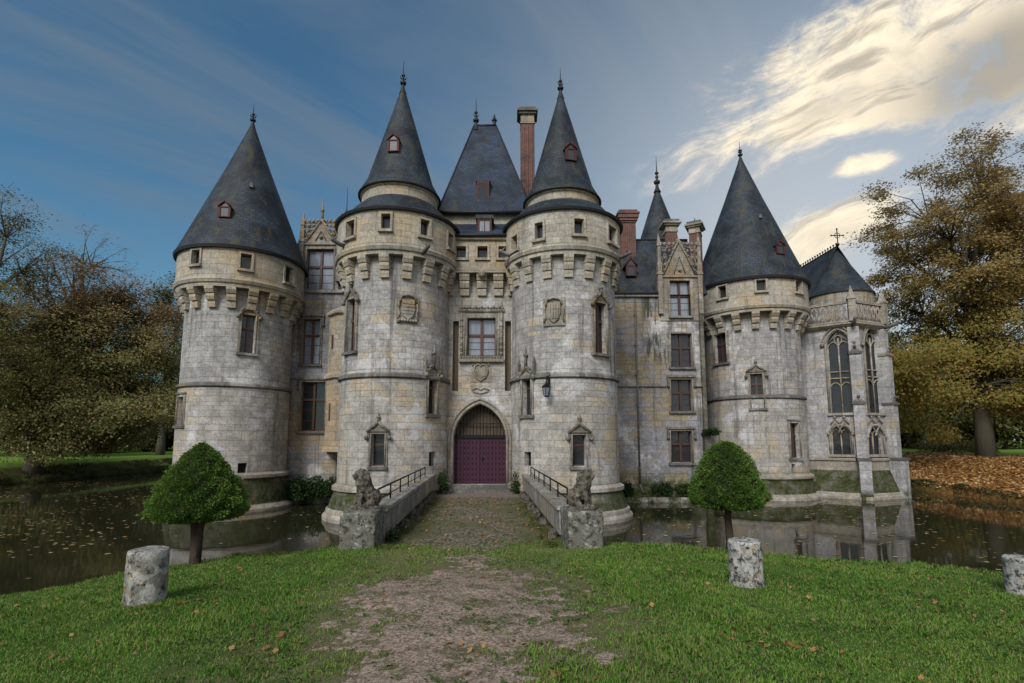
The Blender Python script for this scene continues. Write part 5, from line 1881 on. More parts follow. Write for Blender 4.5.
# ------------------------------------------------------------------ lions on pedestals, bollards, lantern
def rough_block(name, b, mat, parent=None, M=None, voxel=.05, disp=.05, scale=.35, smooth=2, seed=0):
    o = obj(name, b, mat, parent, M)
    r = o.modifiers.new('remesh', 'REMESH'); r.mode = 'VOXEL'; r.voxel_size = voxel; r.use_smooth_shade = True
    s = o.modifiers.new('smooth', 'SMOOTH'); s.iterations = smooth; s.factor = .5
    for sc, st in ((scale, disp), (scale * .3, disp * .45)):
        t = bpy.data.textures.new('wear', 'CLOUDS'); t.noise_scale = sc; t.noise_depth = 3
        d = o.modifiers.new('wear', 'DISPLACE'); d.texture = t; d.strength = st; d.mid_level = .5
        d.texture_coords = 'GLOBAL' if seed else 'LOCAL'
    return o


pedL, pedR = (-3.29, 11.62), (1.53, 11.62)
for (x, y), lab, rz in ((pedL, '', BANG), (pedR, '', BANG)):
    b = MB(); b.box(-.38, .38, -.58, .58, -.55, .82)
    o = rough_block('stone_pedestal', b, MT['pedestal'], None, TM(x, y, 1.27, rz), .045, .075, .3, 3, seed=1)
    tag(o, {True: 'lichen-spotted stone block carrying the lion nearest the pointed topiary tree',
            False: 'blackened stone block carrying the lion nearest the blunt round-topped topiary tree'}[x < 0], 'pedestal', 'pedestals at the bridge head')


def lion(M, face):
    b = MB(); f = face
    E = lambda x, y, z, r, s=(1, 1, 1): b.ball((f * x, y, z), r, 14, 10, sq=s)
    b.box(-.36, .40, -.24, .24, 0, .07)
    E(-.20, 0, .25, .23, (1, .95, 1)); E(-.04, 0, .40, .21, (1, .9, 1.1)); E(.08, 0, .54, .20, (.95, .95, 1.1))
    for sy in (-1, 1):
        b.tube([(f * .12, sy * .10, .5), (f * .19, sy * .11, .28), (f * .20, sy * .11, .10)], [.09, .065, .06], 10)
        E(.25, sy * .11, .09, .065, (1.35, 1, .65))
        E(-.12, sy * .17, .22, .15, (1.05, .6, 1.1)); b.tube([(f * -.05, sy * .19, .16), (f * .08, sy * .19, .10)], [.08, .055], 8)
        E(.10, sy * .19, .09, .06, (1.5, 1, .65))
    # mane, head, muzzle, ears, brow
    E(.09, 0, .73, .19, (1, 1, 1.05)); E(.02, 0, .63, .17); E(.14, 0, .60, .16)
    for k in range(9):
        a = k * .7
        E(.02 + .04 * math.sin(a * 2), .16 * math.cos(a), .66 + .17 * math.sin(a), .07)
    E(.20, 0, .80, .125, (1, .95, 1)); E(.30, 0, .76, .075, (1.1, .9, .85)); E(.29, 0, .70, .055, (1.1, .9, .6)); E(.36, 0, .785, .032)
    for sy in (-1, 1):
        E(.14, sy * .12, .90, .045, (.6, 1, 1)); E(.285, sy * .055, .845, .032, (1.2, 1, .7))
    b.tube([(f * -.38, 0, .14), (f * -.45, .08, .2), (f * -.42, .14, .34), (f * -.36, .14, .42)], [.04, .035, .035, .06], 8)
    return rough_block('lion_statue', b, MT['lion'], None, M, .018, .045, .12, 2)


lz = 1.27 + .80
o = lion(TM(pedL[0] + .02, pedL[1] + .05, lz, .55) @ Matrix.Diagonal((.80, .85, .95, 1)), -1)
tag(o, 'weathered seated stone lion nearest the pointed topiary tree', 'lion statue', 'stone lions at the bridge head')
o = lion(TM(pedR[0] + .02, pedR[1] + .02, lz, -.5) @ Matrix.Diagonal((.80, .85, .95, 1)), 1)
tag(o, 'dark weathered seated stone lion nearest the blunt round-topped topiary tree', 'lion statue', 'stone lions at the bridge head')


def bollard(px, py, w, h, lab, mat='bollard', seed=0):
    d = ray(px, py)
    t = 3.0                                   # where the ray meets the turf
    for k in range(4000):
        q = Vector((0, 0, EYE)) + d * t
        if q.z <= gz(q.x, q.y):
            break
        t += .01
    ct = math.cos(math.atan2(abs(q.x), q.y)); r = w * q.y / 512 / 2 * ct * .96; H = h * q.y / 512
    b = MB(); b.lathe([(-.2, 0.001), (-.2, r), (H, r * .985), (H, .001)], 40)
    o = rough_block('stone_bollard', b, MT[mat], None, TM(q.x * (1 + r * .8 / q.y), q.y + r * .8, q.z - .02, seed), .022, .03, .22, 3, seed=1)
    o['label'] = lab; o['category'] = 'bollard'; o['group'] = 'stone bollards on the lawn'
    return q


q1 = bollard(144.5, 606, 46, 52, 'stubby lichen-blotched stone bollard standing nearest the water edge by the pointed topiary', 'bollard_grey', seed=.4)
q2 = bollard(747, 588, 36.5, 44, 'black and white mottled stone bollard in front of the round-topped topiary', seed=1.3)
q3 = bollard(1026, 597, 44, 36, 'low stone bollard cut off by the edge of the photo', seed=2.2)

# lantern on its bracket
c = GT[1]; th, z = oncyl(549.5, 382, c, 2.57)
M = TM(c[0] + 2.57 * math.sin(th), c[1] - 2.57 * math.cos(th), z, th)
lan = empty('wall_lantern', M.translation, 'dark iron lantern hanging from a scrolled bracket on the gate tower', 'lantern', rz=th)
b = MB()
b.box(-.05, .05, -.04, .06, -.35, .3); b.tube([(0, 0, .22), (0, -.2, .26), (0, -.42, .2), (0, -.5, .05)], .026, 6); b.tube([(0, 0, -.25), (0, -.2, -.1), (0, -.32, .18)], .02, 6)
b.tube([(.0, -.1, .24), (.09, -.2, .34), (.02, -.3, .4), (-.05, -.22, .33)], .016, 5)
obj('bracket', b, MT['iron'], lan, M)
b = MB()
b.lathe([(-.72, .06), (-.70, .1), (-.66, .12)], 6, (0, -.5)); b.lathe([(-.30, .2), (-.27, .22), (-.12, .06), (.0, .03), (.06, .012)], 6, (0, -.5))
for k in range(6):
    a = k * math.pi / 3
    b.tube([(.115 * math.sin(a), -.5 - .115 * math.cos(a), -.66), (.195 * math.sin(a), -.5 - .195 * math.cos(a), -.3)], .013, 4)
lb = obj('lamp_cage', b, MT['iron'], lan, M)
b = MB(); b.lathe([(-.66, .105), (-.30, .185)], 6, (0, -.5)); b.sm = [False] * len(b.f)
obj('glass', b, MT['curtain_sky'], lb, M)


# ------------------------------------------------------------------ vegetation
def rand_rot(n):
    a = rng.normal(size=(n, 3)); a /= np.linalg.norm(a, axis=1, keepdims=True)
    h = rng.normal(size=(n, 3)); b = np.cross(a, h); b /= np.linalg.norm(b, axis=1, keepdims=True) + 1e-9
    return a, b


def leaf_quads(P, size, aspect=.6, flat=0.0, cen=None):
    n = len(P)
    a, b = rand_rot(n)
    if cen is not None:          # leaves turn their faces outwards and up, to the light
        o = P - cen; o /= np.linalg.norm(o, axis=1, keepdims=True) + 1e-6
        nn = o * .9 + np.array([0, 0, .55]) + rng.normal(0, .5, (n, 3))
        nn /= np.linalg.norm(nn, axis=1, keepdims=True)
        a = np.cross(nn, a); a /= np.linalg.norm(a, axis=1, keepdims=True) + 1e-9
        b = np.cross(nn, a); flat = 0
    if flat:
        a[:, 2] *= (1 - flat); b[:, 2] *= (1 - flat)
        a /= np.linalg.norm(a, axis=1, keepdims=True); b /= np.linalg.norm(b, axis=1, keepdims=True)
    s = size * rng.uniform(.6, 1.35, (n, 1))
    a = a * s; b = b * s * aspect
    return np.stack([P - a, P - b * .9 + a * .1, P + a, P + b * .9 + a * .1], 1).reshape(-1, 3)


def tree(name, base, label, crowns, trunk_r, leafmat, nclump, per, leaf, spread, seed, group, barkmat='bark', trunk_top=.55, fork=.25, lean=(0, 0), hollow=.5, cat='tree', nmain=9):
    """crowns: list of (centre, radii, weight). Limbs reach leaf clumps spread through the crown's volume."""
    global rng
    rng = np.random.default_rng(seed); rd = random.Random(seed)
    root = empty(name, base, label, cat, group)
    B = Vector(base)
    wts = np.array([c[2] for c in crowns], float); wts /= wts.sum()
    cl = []
    while len(cl) < nclump:
        c = crowns[rng.choice(len(crowns), p=wts)]
        v = rng.normal(size=3); v /= np.linalg.norm(v)
        r = rng.uniform(hollow, 1.0) ** .6 * (1 + .16 * math.sin(v[0] * 4 + seed) + .12 * math.sin(v[2] * 6 + v[1] * 3 + seed))
        p = np.array(c[0]) + v * r * np.array(c[1])
        if p[2] > base[2] + 1.2:
            cl.append(p)
    cl = np.array(cl)
    top = max(c[0][2] + c[1][2] for c in crowns)
    cen = sum(np.array(c[0]) * w for c, w in zip(crowns, wts))
    H = top - B.z
    tp = []
    for k in range(7):
        f = k / 6
        tp.append(Vector((B.x + (cen[0] - B.x) * f ** 1.6 * .8 + lean[0] * f + rd.uniform(-.12, .12) * f, B.y + (cen[1] - B.y) * f ** 1.6 * .8 + rd.uniform(-.12, .12) * f, B.z - .3 + (H * trunk_top + .3) * f)))
    t = MB()
    t.tube(tp, [trunk_r * (1.55 if k == 0 else 1.12 if k == 1 else 1 - .11 * k) for k in range(7)], 10)
    obj('trunk', t, MT[barkmat], root)
    br = MB()
    # main limbs to cluster seats
    seats = cl[rng.choice(len(cl), nmain, replace=False)]
    for _ in range(4):
        d = ((cl[:, None] - seats[None]) ** 2).sum(-1).argmin(1)
        seats = np.array([cl[d == k].mean(0) if (d == k).any() else seats[k] for k in range(nmain)])
    d = ((cl[:, None] - seats[None]) ** 2).sum(-1).argmin(1)
    pts_leaf = []
    for k in range(nmain):
        s = Vector(seats[k])
        f = min(1, max(fork, (s.z - B.z) / H * .55 + rd.uniform(-.05, .1)) / trunk_top)
        i = min(5.999, f * 6); j = int(i)
        p0 = tp[j].lerp(tp[j + 1], i - j)
        mid = p0.lerp(s, .5) + Vector((rd.uniform(-.06, .06) * H, rd.uniform(-.06, .06) * H, H * .05))
        L = [p0, p0.lerp(mid, .5) + Vector((0, 0, .02 * H)), mid, mid.lerp(s, .55) + Vector((rd.uniform(-.3, .3), rd.uniform(-.3, .3), .3)), s]
        r0 = trunk_r * .48
        br.tube(L, [r0, r0 * .8, r0 * .6, r0 * .4, r0 * .2], 6)
        for p in cl[d == k]:
            p = Vector(p)
            a = min(range(5), key=lambda q: (L[q] - p).length + (0 if q > 0 else 99))
            a = max(1, a - 1)
            q0 = L[a]
            m = q0.lerp(p, .5) + Vector((rd.uniform(-.1, .1), rd.uniform(-.1, .1), .08)) * (p - q0).length
            br.tube([q0, m, p], [r0 * .28, r0 * .17, r0 * .05], 4)
            for _t in range(4):
                e = p + Vector((rd.gauss(0, 1), rd.gauss(0, 1), rd.gauss(.2, .8))) * spread * .9
                br.tube([m.lerp(p, rd.uniform(.3, 1)), p.lerp(e, .5) + Vector((0, 0, .1)), e], [r0 * .07, r0 * .05, .012], 3)
    obj('branches', br, MT[barkmat], root)
    if per:
        n = len(cl) * per
        idx = np.repeat(np.arange(len(cl)), per)
        sz = rng.uniform(.6, 1.25, len(cl))[idx][:, None]
        off = rng.normal(size=(n, 3)) * np.array([1, 1, .55]) * spread * sz
        P = cl[idx] + off
        P = P[P[:, 2] > B.z + .5]
        me = npmesh('crown', leaf_quads(P, leaf, .62, .25, cen - np.array([0, 0, H * .12])), 4, leafmat)
        link(bpy.data.objects.new('crown', me), root, Matrix.Identity(4))
    return root


LM = {}
LM['rust'] = leafm('rusty_leaves', (0.20, 0.19, 0.065), (0.26, 0.19, 0.075), (0.16, 0.19, 0.058), big=.16, trans=.2, top=(7, 19, (0.26, 0.165, 0.075)))
LM['olive'] = leafm('olive_leaves', (0.115, 0.135, 0.042), (0.19, 0.175, 0.055), (0.24, 0.175, 0.055), trans=.22)
LM['bronze'] = leafm('bronze_leaves', (0.24, 0.19, 0.045), (0.34, 0.215, 0.05), (0.17, 0.19, 0.045), big=.2, trans=.42, top=(10, 20, (0.31, 0.22, 0.085)))
LM['yellow'] = leafm('yellow_green_leaves', (0.095, 0.105, 0.022), (0.15, 0.13, 0.028), (0.06, 0.075, 0.02))
LM['far'] = leafm('far_leaves', (0.08, 0.085, 0.03), (0.16, 0.125, 0.045), (0.105, 0.12, 0.038), big=.07, trans=.15)
LM['ivy'] = leafm('ivy_leaves', (0.012, 0.030, 0.008), (0.030, 0.060, 0.014), rough=.5, trans=.2)
TG = 'trees round the moat'
px = lambda x, y, Y: at(x, y, Y)
# over the far bank on the near side of the corner tower
p = px(33, 462, 45); pb = (p.x, 45, gz(p.x, 45) - .1)
a, b2 = px(92, 345, 46), px(70, 400, 45)
tree('autumn_tree', pb, 'broad domed tree with rusty olive foliage hanging low over the grassy moat bank', [((a.x + .2, 46, a.z - .5), (7.6, 6, 7.4), 2.2), ((b2.x + 1.8, 45.5, 6.2), (8.6, 5, 4.4), 1.5), ((b2.x - 3.5, 45.5, 9.5), (4.5, 4.5, 5.0), .7)],
     .55, LM['rust'], 500, 430, .105, .85, 3, TG, trunk_top=.5, fork=.12, nmain=18, hollow=.2)
p = px(-40, 460, 38)
a = px(-25, 290, 38)
tree('autumn_tree', (p.x - .6, 38, gz(p.x - .6, 38) - .1), 'tall thin-leaved tree cut off by the photo edge beside the domed rusty tree', [((a.x, 38, a.z), (4.6, 5, 8.6), 1)],
     .42, LM['olive'], 120, 240, .09, .75, 5, TG, fork=.2, nmain=12)
a = px(-8, 350, 56)
tree('autumn_tree', (a.x - 1, 57, gz(a.x - 1, 57) - .1), 'olive tree filling the gap behind the tall thin-leaved one at the photo edge', [((a.x, 56.5, a.z), (7.5, 5, 8.0), 1)],
     .45, LM['olive'], 170, 230, .14, 1.0, 37, TG, fork=.12, nmain=12, hollow=.2)
a = px(75, 300, 62)
tree('bare_tree', (a.x - 2, 63.5, gz(a.x - 2, 63.5) - .1), 'nearly leafless grey-twigged tree rising behind the domed rusty tree', [((a.x, 63, a.z), (9.0, 5, 8.6), 1)],
     .5, LM['rust'], 190, 16, .11, 1.0, 8, TG, fork=.3, nmain=14, hollow=.35)
a = px(168, 345, 64)
tree('autumn_tree', (a.x - 1, 65.5, gz(a.x - 1, 65.5) - .1), 'slim yellow-green tree showing just beside the round corner tower', [((a.x, 65, a.z + 1), (4.0, 4, 8.0), 1)],
     .4, LM['yellow'], 90, 170, .16, .95, 13, TG, fork=.15)
# the bank with the leaf carpet
p = px(986, 456, 39.5)
a, b2, b3 = px(958, 245, 40), px(955, 385, 39), px(1010, 200, 40)
tree('autumn_tree', (p.x, 39.5, gz(p.x, 39.5) - .1), 'great spreading tree with thin bronze foliage rising from the leaf-strewn bank', [((a.x, 40, a.z - 1.6), (7.2, 6.5, 9.2), 2.4), ((b2.x, 39, b2.z + .6), (8.4, 6, 4.0), 1.3), ((b3.x, 40, b3.z - 3), (5, 5, 7), .8)],
     .45, LM['bronze'], 400, 330, .105, .62, 21, TG, trunk_top=.72, fork=.18, nmain=18, hollow=.3)
a = px(1062, 300, 37)
tree('autumn_tree', (a.x + 1, 37, gz(a.x + 1, 37) - .1), 'bronze-leaved tree mostly cut off by the photo edge beyond the great spreading one', [((a.x, 37, a.z - 1), (5.2, 5, 9.5), 1)],
     .5, LM['bronze'], 130, 280, .098, .8, 23, TG, fork=.15, nmain=12)
a = px(925, 372, 66)
tree('autumn_tree', (a.x, 67, gz(a.x, 67) - .1), 'dark olive tree behind the chapel filling the gap below the bronze foliage', [((a.x, 67, a.z - 1), (8.5, 6, 7.0), 1)],
     .5, LM['olive'], 150, 150, .2, 1.1, 29, TG, fork=.12, nmain=12)


def wood(name, label, spans, mat, seed, n, leaf):
    global rng
    rng = np.random.default_rng(seed)
    P, tr = [], MB()
    for (x0, x1, y0, y1, h0, h1, cnt) in spans:
        for _ in range(cnt):
            x, y = rng.uniform(x0, x1), rng.uniform(y0, y1)
            h = rng.uniform(h0, h1); zb = gz(x, y); w = h * rng.uniform(.25, .42)
            m = n
            v = rng.normal(size=(m, 3)); v /= np.linalg.norm(v, axis=1, keepdims=True)
            v *= (rng.random((m, 1)) ** .4) * (1 + .25 * np.sin(v[:, :1] * 5 + h) + .2 * np.sin(v[:, 2:] * 7 + x))
            P.append(np.array([x, y, zb + h * .55]) + v * np.array([w, w, h * .5]))
            tr.tube([(x, y, zb - .2), (x + .2, y, zb + h * .5)], [.28, .12], 6, mi=0)
    P = np.concatenate(P)
    me = npmesh(name, leaf_quads(P, leaf, .65, .2, np.array([0.0, 140.0, -20.0])), 4, mat)
    o = link(bpy.data.objects.new(name, me))
    tag(o, label, 'wood', kind='stuff')
    t = obj('trunks', tr, MT['bark'], o)
    t['kind'] = 'stuff'
    return o


wood('far_wood', 'dark autumn wood beyond the far lawn', [(-140, -40, 84, 125, 9, 15, 46), (-70, -40, 84, 95, 8, 12, 12), (38, 150, 88, 125, 12, 20, 48), (-40, 40, 95, 120, 10, 15, 30), (40, 120, 76, 92, 4, 6.5, 46), (-120, -40, 76, 88, 4, 6, 40), (60, 110, 60, 85, 9, 14, 8), (-110, -60, 48, 84, 9, 14, 14)], LM['far'], 41, 1500, .34)


def shrub(name, label, blobs, mat, n, leaf, seed, cat='shrub', group=None):
    global rng
    rng = np.random.default_rng(seed)
    P = []
    for (c_, r_) in blobs:
        v = rng.normal(size=(n, 3)); v /= np.linalg.norm(v, axis=1, keepdims=True)
        v *= (rng.random((n, 1)) ** .35) * (1 + .2 * np.sin(v[:, :1] * 6) + .15 * np.sin(v[:, 2:] * 8))
        P.append(np.array(c_) + v * np.array(r_))
    P = np.concatenate(P); P = P[P[:, 2] > 0.02]
    o = link(bpy.data.objects.new(name, npmesh(name, leaf_quads(P, leaf, .7, .2), 4, mat)))
    return tag(o, label, cat, group)


q = px(312, 490, 28.6)
shrub('ivy_shrub', 'dark ivy mound at the wall foot between the corner tower and gate tower', [((q.x - .9, 28.7, .85), (.7, .4, .65)), ((q.x, 28.8, .95), (.9, .4, .6)), ((q.x + .9, 28.8, .9), (.8, .4, .55)), ((q.x - 1.6, 28.9, .6), (.5, .4, .5))], LM['ivy'], 1900, .06, 51)
q = px(655, 490, 30)
shrub('ivy_shrub', 'low mossy ivy along the wall foot beside the drainpipe', [((q.x - 1.6, 30.3, .7), (.6, .25, .45)), ((q.x + .6, 30.3, .75), (.7, .25, .4)), ((q.x + 1.8, 30.3, .65), (.5, .25, .4))], LM['ivy'], 1000, .05, 52)
q = px(443, 480, 24.2)
shrub('wall_plant', 'straggly plant at the gate foot on the side of the tower without a lantern', [((q.x, 24.2, 1.75), (.25, .3, .45)), ((q.x + .15, 23.7, 1.5), (.25, .3, .3))], LM['ivy'], 500, .04, 53, 'plant', 'plants at the gate foot')
q = px(518, 480, 24.2)
shrub('wall_plant', 'straggly plant at the gate foot on the side of the tower with the lantern', [((q.x, 24.2, 1.75), (.25, .3, .5)), ((q.x - .1, 23.7, 1.5), (.25, .3, .3))], LM['ivy'], 500, .04, 54, 'plant', 'plants at the gate foot')
q = px(393, 533, 12.0)
shrub('wall_plant', 'small leafy weed growing against the inner side of the lichen-spotted pedestal', [((q.x, 12.1, 1.42), (.16, .22, .2))], LM['ivy'], 420, .025, 55, 'plant')
q = px(962, 443, 50)
shrub('ivy_shrub', 'low green shrub on the far lawn behind the great bronze tree', [((q.x - 2, 50, 2.9), (2.2, 1.2, .9)), ((q.x + 1.5, 50, 2.9), (2.2, 1.2, .8))], LM['olive'], 2500, .09, 56)
q = px(716, 425, 30)
shrub('ivy_shrub', 'dark fern tuft growing on the ledge beside the corner tower', [((at(712, 432, 30).x, 30.0, at(712, 432, 30).z), (.55, .3, .22))], LM['ivy'], 900, .05, 57)


# topiary: bell-shaped clipped yews
def topiary(base, prof, label, seed, two=False, hue=(0, 0)):
    """prof: (z, r) outline of the crown from its underside up, above base."""
    global rng
    rng = np.random.default_rng(seed)
    root = empty('topiary_tree', base, label, 'topiary', 'clipped topiary trees on the lawn edge')
    zs = np.array([p[0] for p in prof]); rs = np.array([p[1] for p in prof])
    t = MB()
    zc = zs[0] + .25
    if two:
        t.tube([(0, 0, -.2), (.01, 0, .25), (-.04, 0, zc * .6), (-.12, 0, zc)], [.12, .09, .07, .06], 8)
        t.tube([(.03, 0, .1), (.06, 0, zc * .55), (.12, .02, zc)], [.08, .06, .055], 8)
    else:
        t.tube([(0, 0, -.2), (.01, 0, .2), (-.02, 0, zc * .6), (.03, 0, zc)], [.12, .085, .07, .08], 8)
    M = Matrix.Translation(base)
    obj('trunk', t, MT['bark_yew'], root, M)
    n = 70000
    # points on the outline's surface: pick by area
    seg = np.hypot(np.diff(zs), np.diff(rs)) * (rs[1:] + rs[:-1]) / 2 + 1e-6
    k = rng.choice(len(seg), n, p=seg / seg.sum()); f = rng.random(n)
    z = zs[k] + f * (zs[k + 1] - zs[k]); r = rs[k] + f * (rs[k + 1] - rs[k])
    th = rng.uniform(0, 2 * np.pi, n)
    # clumpy layered surface
    lump = .085 * np.sin(th * 7 + z * 9 + seed) + .07 * np.sin(th * 13 - z * 17) + .065 * np.sin(z * 24 + 3 * np.sin(th * 3)) + .04 * np.sin(th * 4 + 2)
    dep = rng.random(n) ** 1.5
    rr = r * (1 + lump * .75) - dep * .22 * np.clip(r / .4, .2, 1) + rng.normal(0, .012, n)
    P = np.stack([rr * np.cos(th), rr * np.sin(th), z + rng.normal(0, .015, n)], 1)
    out = np.stack([np.cos(th), np.sin(th), rng.uniform(.0, .7, n)], 1) + rng.normal(0, .45, (n, 3))
    out /= np.linalg.norm(out, axis=1, keepdims=True)
    side = np.cross(out, rng.normal(size=(n, 3))); side /= np.linalg.norm(side, axis=1, keepdims=True) + 1e-9
    L = rng.uniform(.018, .048, (n, 1)) * np.where(rng.random((n, 1)) < .03, 2.2, 1); w = np.minimum(L * .30, .016)
    V = np.stack([P, P + out * L * .5 + side * w, P + out * L, P + out * L * .5 - side * w], 1).reshape(-1, 3)
    me = npmesh('crown', V, 4, LM['yew'])
    cr = link(bpy.data.objects.new('crown', me), root, M)
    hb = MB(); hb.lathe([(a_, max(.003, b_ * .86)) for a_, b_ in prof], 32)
    obj('inner_hull', hb, MT['yewcore'], cr, M)  # solid dark hull behind the needles


LM['yew'] = leafm('yew_needles', (0.042, 0.105, 0.014), (0.098, 0.195, 0.026), (0.13, 0.17, 0.038), rough=.5, trans=.25, big=3.0)
MT['bark_yew'] = bark('yew_bark', (0.030, 0.022, 0.018), (0.085, 0.062, 0.050))
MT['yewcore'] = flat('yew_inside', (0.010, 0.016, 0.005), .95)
p = px(195, 557, 9.85); k = 9.85 / 512
H = lambda y, y0: (y0 - y) * k
topiary((p.x, 9.85, gz(p.x, 9.85) - .03), [(.86, .05), (.84, .42), (.88, .70), (.98, .81), (1.14, .80), (1.36, .70), (1.6, .58), (1.86, .41), (2.06, .25), (2.19, .10), (2.24, .03)],
        'pointed cone-topped clipped topiary tree with a twin stem beside the stubby bollard', 61, two=True)
p = px(730, 545, 11.4)
zb = gz(p.x, 11.4) - .03
topiary((p.x, 11.4, zb), [(.96, .05), (.94, .36), (1.0, .66), (1.12, .77), (1.28, .755), (1.5, .67), (1.85, .53), (2.1, .40), (2.24, .28), (2.33, .10), (2.35, .02)],
        'blunt round-topped clipped topiary tree on a single stem behind the mottled bollard', 62)


# ------------------------------------------------------------------ turf, leaves, pebbles
def frustum(x, y):
    return np.abs(x) < y * 1.04 + .5


def scatter(n, y0, y1, seed, power=1.0, side=1.0):
    """Points on the lawn; side > 1 carries on past the edges of the view."""
    r = np.random.default_rng(seed)
    y = (y0 ** (1 - power) + r.random(n) * (y1 ** (1 - power) - y0 ** (1 - power))) ** (1 / (1 - power)) if power != 1 else y0 * (y1 / y0) ** r.random(n)
    x = r.uniform(-1, 1, n) * (y * 1.04 + .5)
    if side > 1:
        m = n // 4
        y2 = r.uniform(.5, y1, m); x2 = (y2 * 1.04 + .5 + r.random(m) * 6.5) * r.choice([-1, 1], m)
        x, y = np.concatenate([x, x2]), np.concatenate([y, y2])
    ok = np.hypot(x, y) < crest(x, y) + .55
    return x[ok], y[ok], r


LM['grass'] = leafm('grass_blades', (0.055, 0.165, 0.018), (0.165, 0.335, 0.038), (0.27, 0.27, 0.09), rough=.55, trans=.32, big=.8)


def turf():
    x, y, r = scatter(330000, 2.6, 13.8, 71, .35, side=2)
    m = pathmask(x, y)
    keep = np.where(m > 0, r.random(len(x)) < np.clip(.30 + .6 * (vnoise(x, y, .4, 33) > .62) - .25 * m, .05, 1), True)
    worn = np.clip((m + .8) / .9, 0, 1)              # thin, straw-coloured verge
    keep &= r.random(len(x)) > worn * .8 * (m < 0)
    x, y, m, worn = x[keep], y[keep], m[keep], worn[keep]
    n = len(x); z = height(x, y)
    tuft = vnoise(x, y, .22, 31) * .6 + vnoise(x, y, .9, 32) * .6
    h = (.020 + .060 * np.clip(tuft - .2, 0, 1)) * r.uniform(.55, 1.3, n) * np.where(m > 0, .45, 1) * (1 - .35 * worn)
    h *= 1 + .9 * np.clip((np.hypot(x, y) - crest(x, y) + .5), 0, 1)
    w = r.uniform(.0018, .0036, n) * (1 + y * .10)
    a = r.uniform(0, 2 * np.pi, n); b = r.uniform(0, 2 * np.pi, n); ln = r.uniform(.15, .95, n)
    P = np.stack([x, y, z - .005], 1)
    s = np.stack([np.cos(a), np.sin(a), np.zeros(n)], 1) * w[:, None]
    l = np.stack([np.cos(b) * ln, np.sin(b) * ln, np.zeros(n)], 1) * h[:, None]
    u = np.array([0, 0, 1.0]) * h[:, None]
    V = np.stack([P - s, P + s, P + s * .8 + l * .3 + u * .55, P + l + u * (1 - .35 * ln[:, None]), P - s * .8 + l * .3 + u * .55], 1)
    tag(link(bpy.data.objects.new('grass', npmesh('grass', V.reshape(-1, 3), 5, LM['grass']))), 'short green lawn grass on both sides of the gravel path', 'grass', kind='stuff')


turf()

LM['fallen'] = leafm('fallen_leaves', (0.15, 0.058, 0.026), (0.26, 0.115, 0.05), (0.32, 0.18, 0.075), rough=.7, trans=.1, big=2.0)
LM['floating'] = leafm('floating_leaves', (0.16, 0.085, 0.03), (0.34, 0.22, 0.09), (0.40, 0.33, 0.16), rough=.6, trans=.05, big=.4)


def leaf_shapes(P, size, r, curl=.3, tilt=.35):
    n = len(P)
    base = np.array([(0, -1), (.55, -.55), (.95, -.05), (.42, .25), (.30, .95), (0, .7), (-.35, 1.0), (-.45, .25), (-1.0, .05), (-.5, -.6)])
    a = r.uniform(0, 2 * np.pi, n); s = size * r.uniform(.55, 1.3, n)
    c_, s_ = np.cos(a), np.sin(a)
    X = (base[None, :, 0] * c_[:, None] - base[None, :, 1] * s_[:, None]) * s[:, None]
    Y = (base[None, :, 0] * s_[:, None] + base[None, :, 1] * c_[:, None]) * s[:, None]
    tx, ty = r.normal(0, tilt, n), r.normal(0, tilt, n)
    rr = (base ** 2).sum(1)
    Z = X * tx[:, None] + Y * ty[:, None] + rr[None] * (s * r.uniform(-.1, 1, n) * curl)[:, None]
    return (P[:, None, :] + np.stack([X, Y, Z], -1)).reshape(-1, 3), len(base)


def leaves(name, P, size, mat, label, r, **k):
    V, kk = leaf_shapes(P, size, r, **k)
    tag(link(bpy.data.objects.new(name, npmesh(name, V, kk, mat))), label, 'leaves', kind='stuff')


x, y, r = scatter(3400, 2.6, 12.5, 81, .2, side=2)
cl = vnoise(x, y, .7, 82)
k = (cl > .68) | (r.random(len(x)) < .10)
x, y = x[k], y[k]
leaves('fallen_leaf', np.stack([x, y, height(x, y) + .03], 1), .026, LM['fallen'], 'scattered brown autumn leaves on the lawn and path', r)
r = np.random.default_rng(83)
x = 28.2 + 13 * r.random(26000); y = r.uniform(22, 52, 26000)
k = height(x, y) > .35
x, y = x[k], y[k]
leaves('leaf_litter', np.stack([x, y, height(x, y) + .03], 1), .085, leafm('litter_leaves', (0.22, 0.10, 0.035), (0.42, 0.23, 0.085), (0.48, 0.33, 0.14), trans=.05, big=1.0), 'orange leaf litter covering the bank under the great bronze tree', r)
r = np.random.default_rng(84)
n = 16000
x = r.uniform(-40, 28.3, n); y = r.uniform(8, 60, n)
dn = vnoise(x, y, 3.5, 85) * .6 + vnoise(x, y, 1.0, 86) * .4 + .26 * (x > 14) + .12 * (x < -13)
k = (r.random(n) < np.clip((dn - .42) * 2.2, .05, 1)) & (height(x, y) < -.05)
x, y = x[k], y[k]
leaves('floating_leaf', np.stack([x, y, np.full(len(x), .008)], 1), .075, LM['floating'], 'tan leaves floating on the dark moat water', r, curl=.08, tilt=.02)


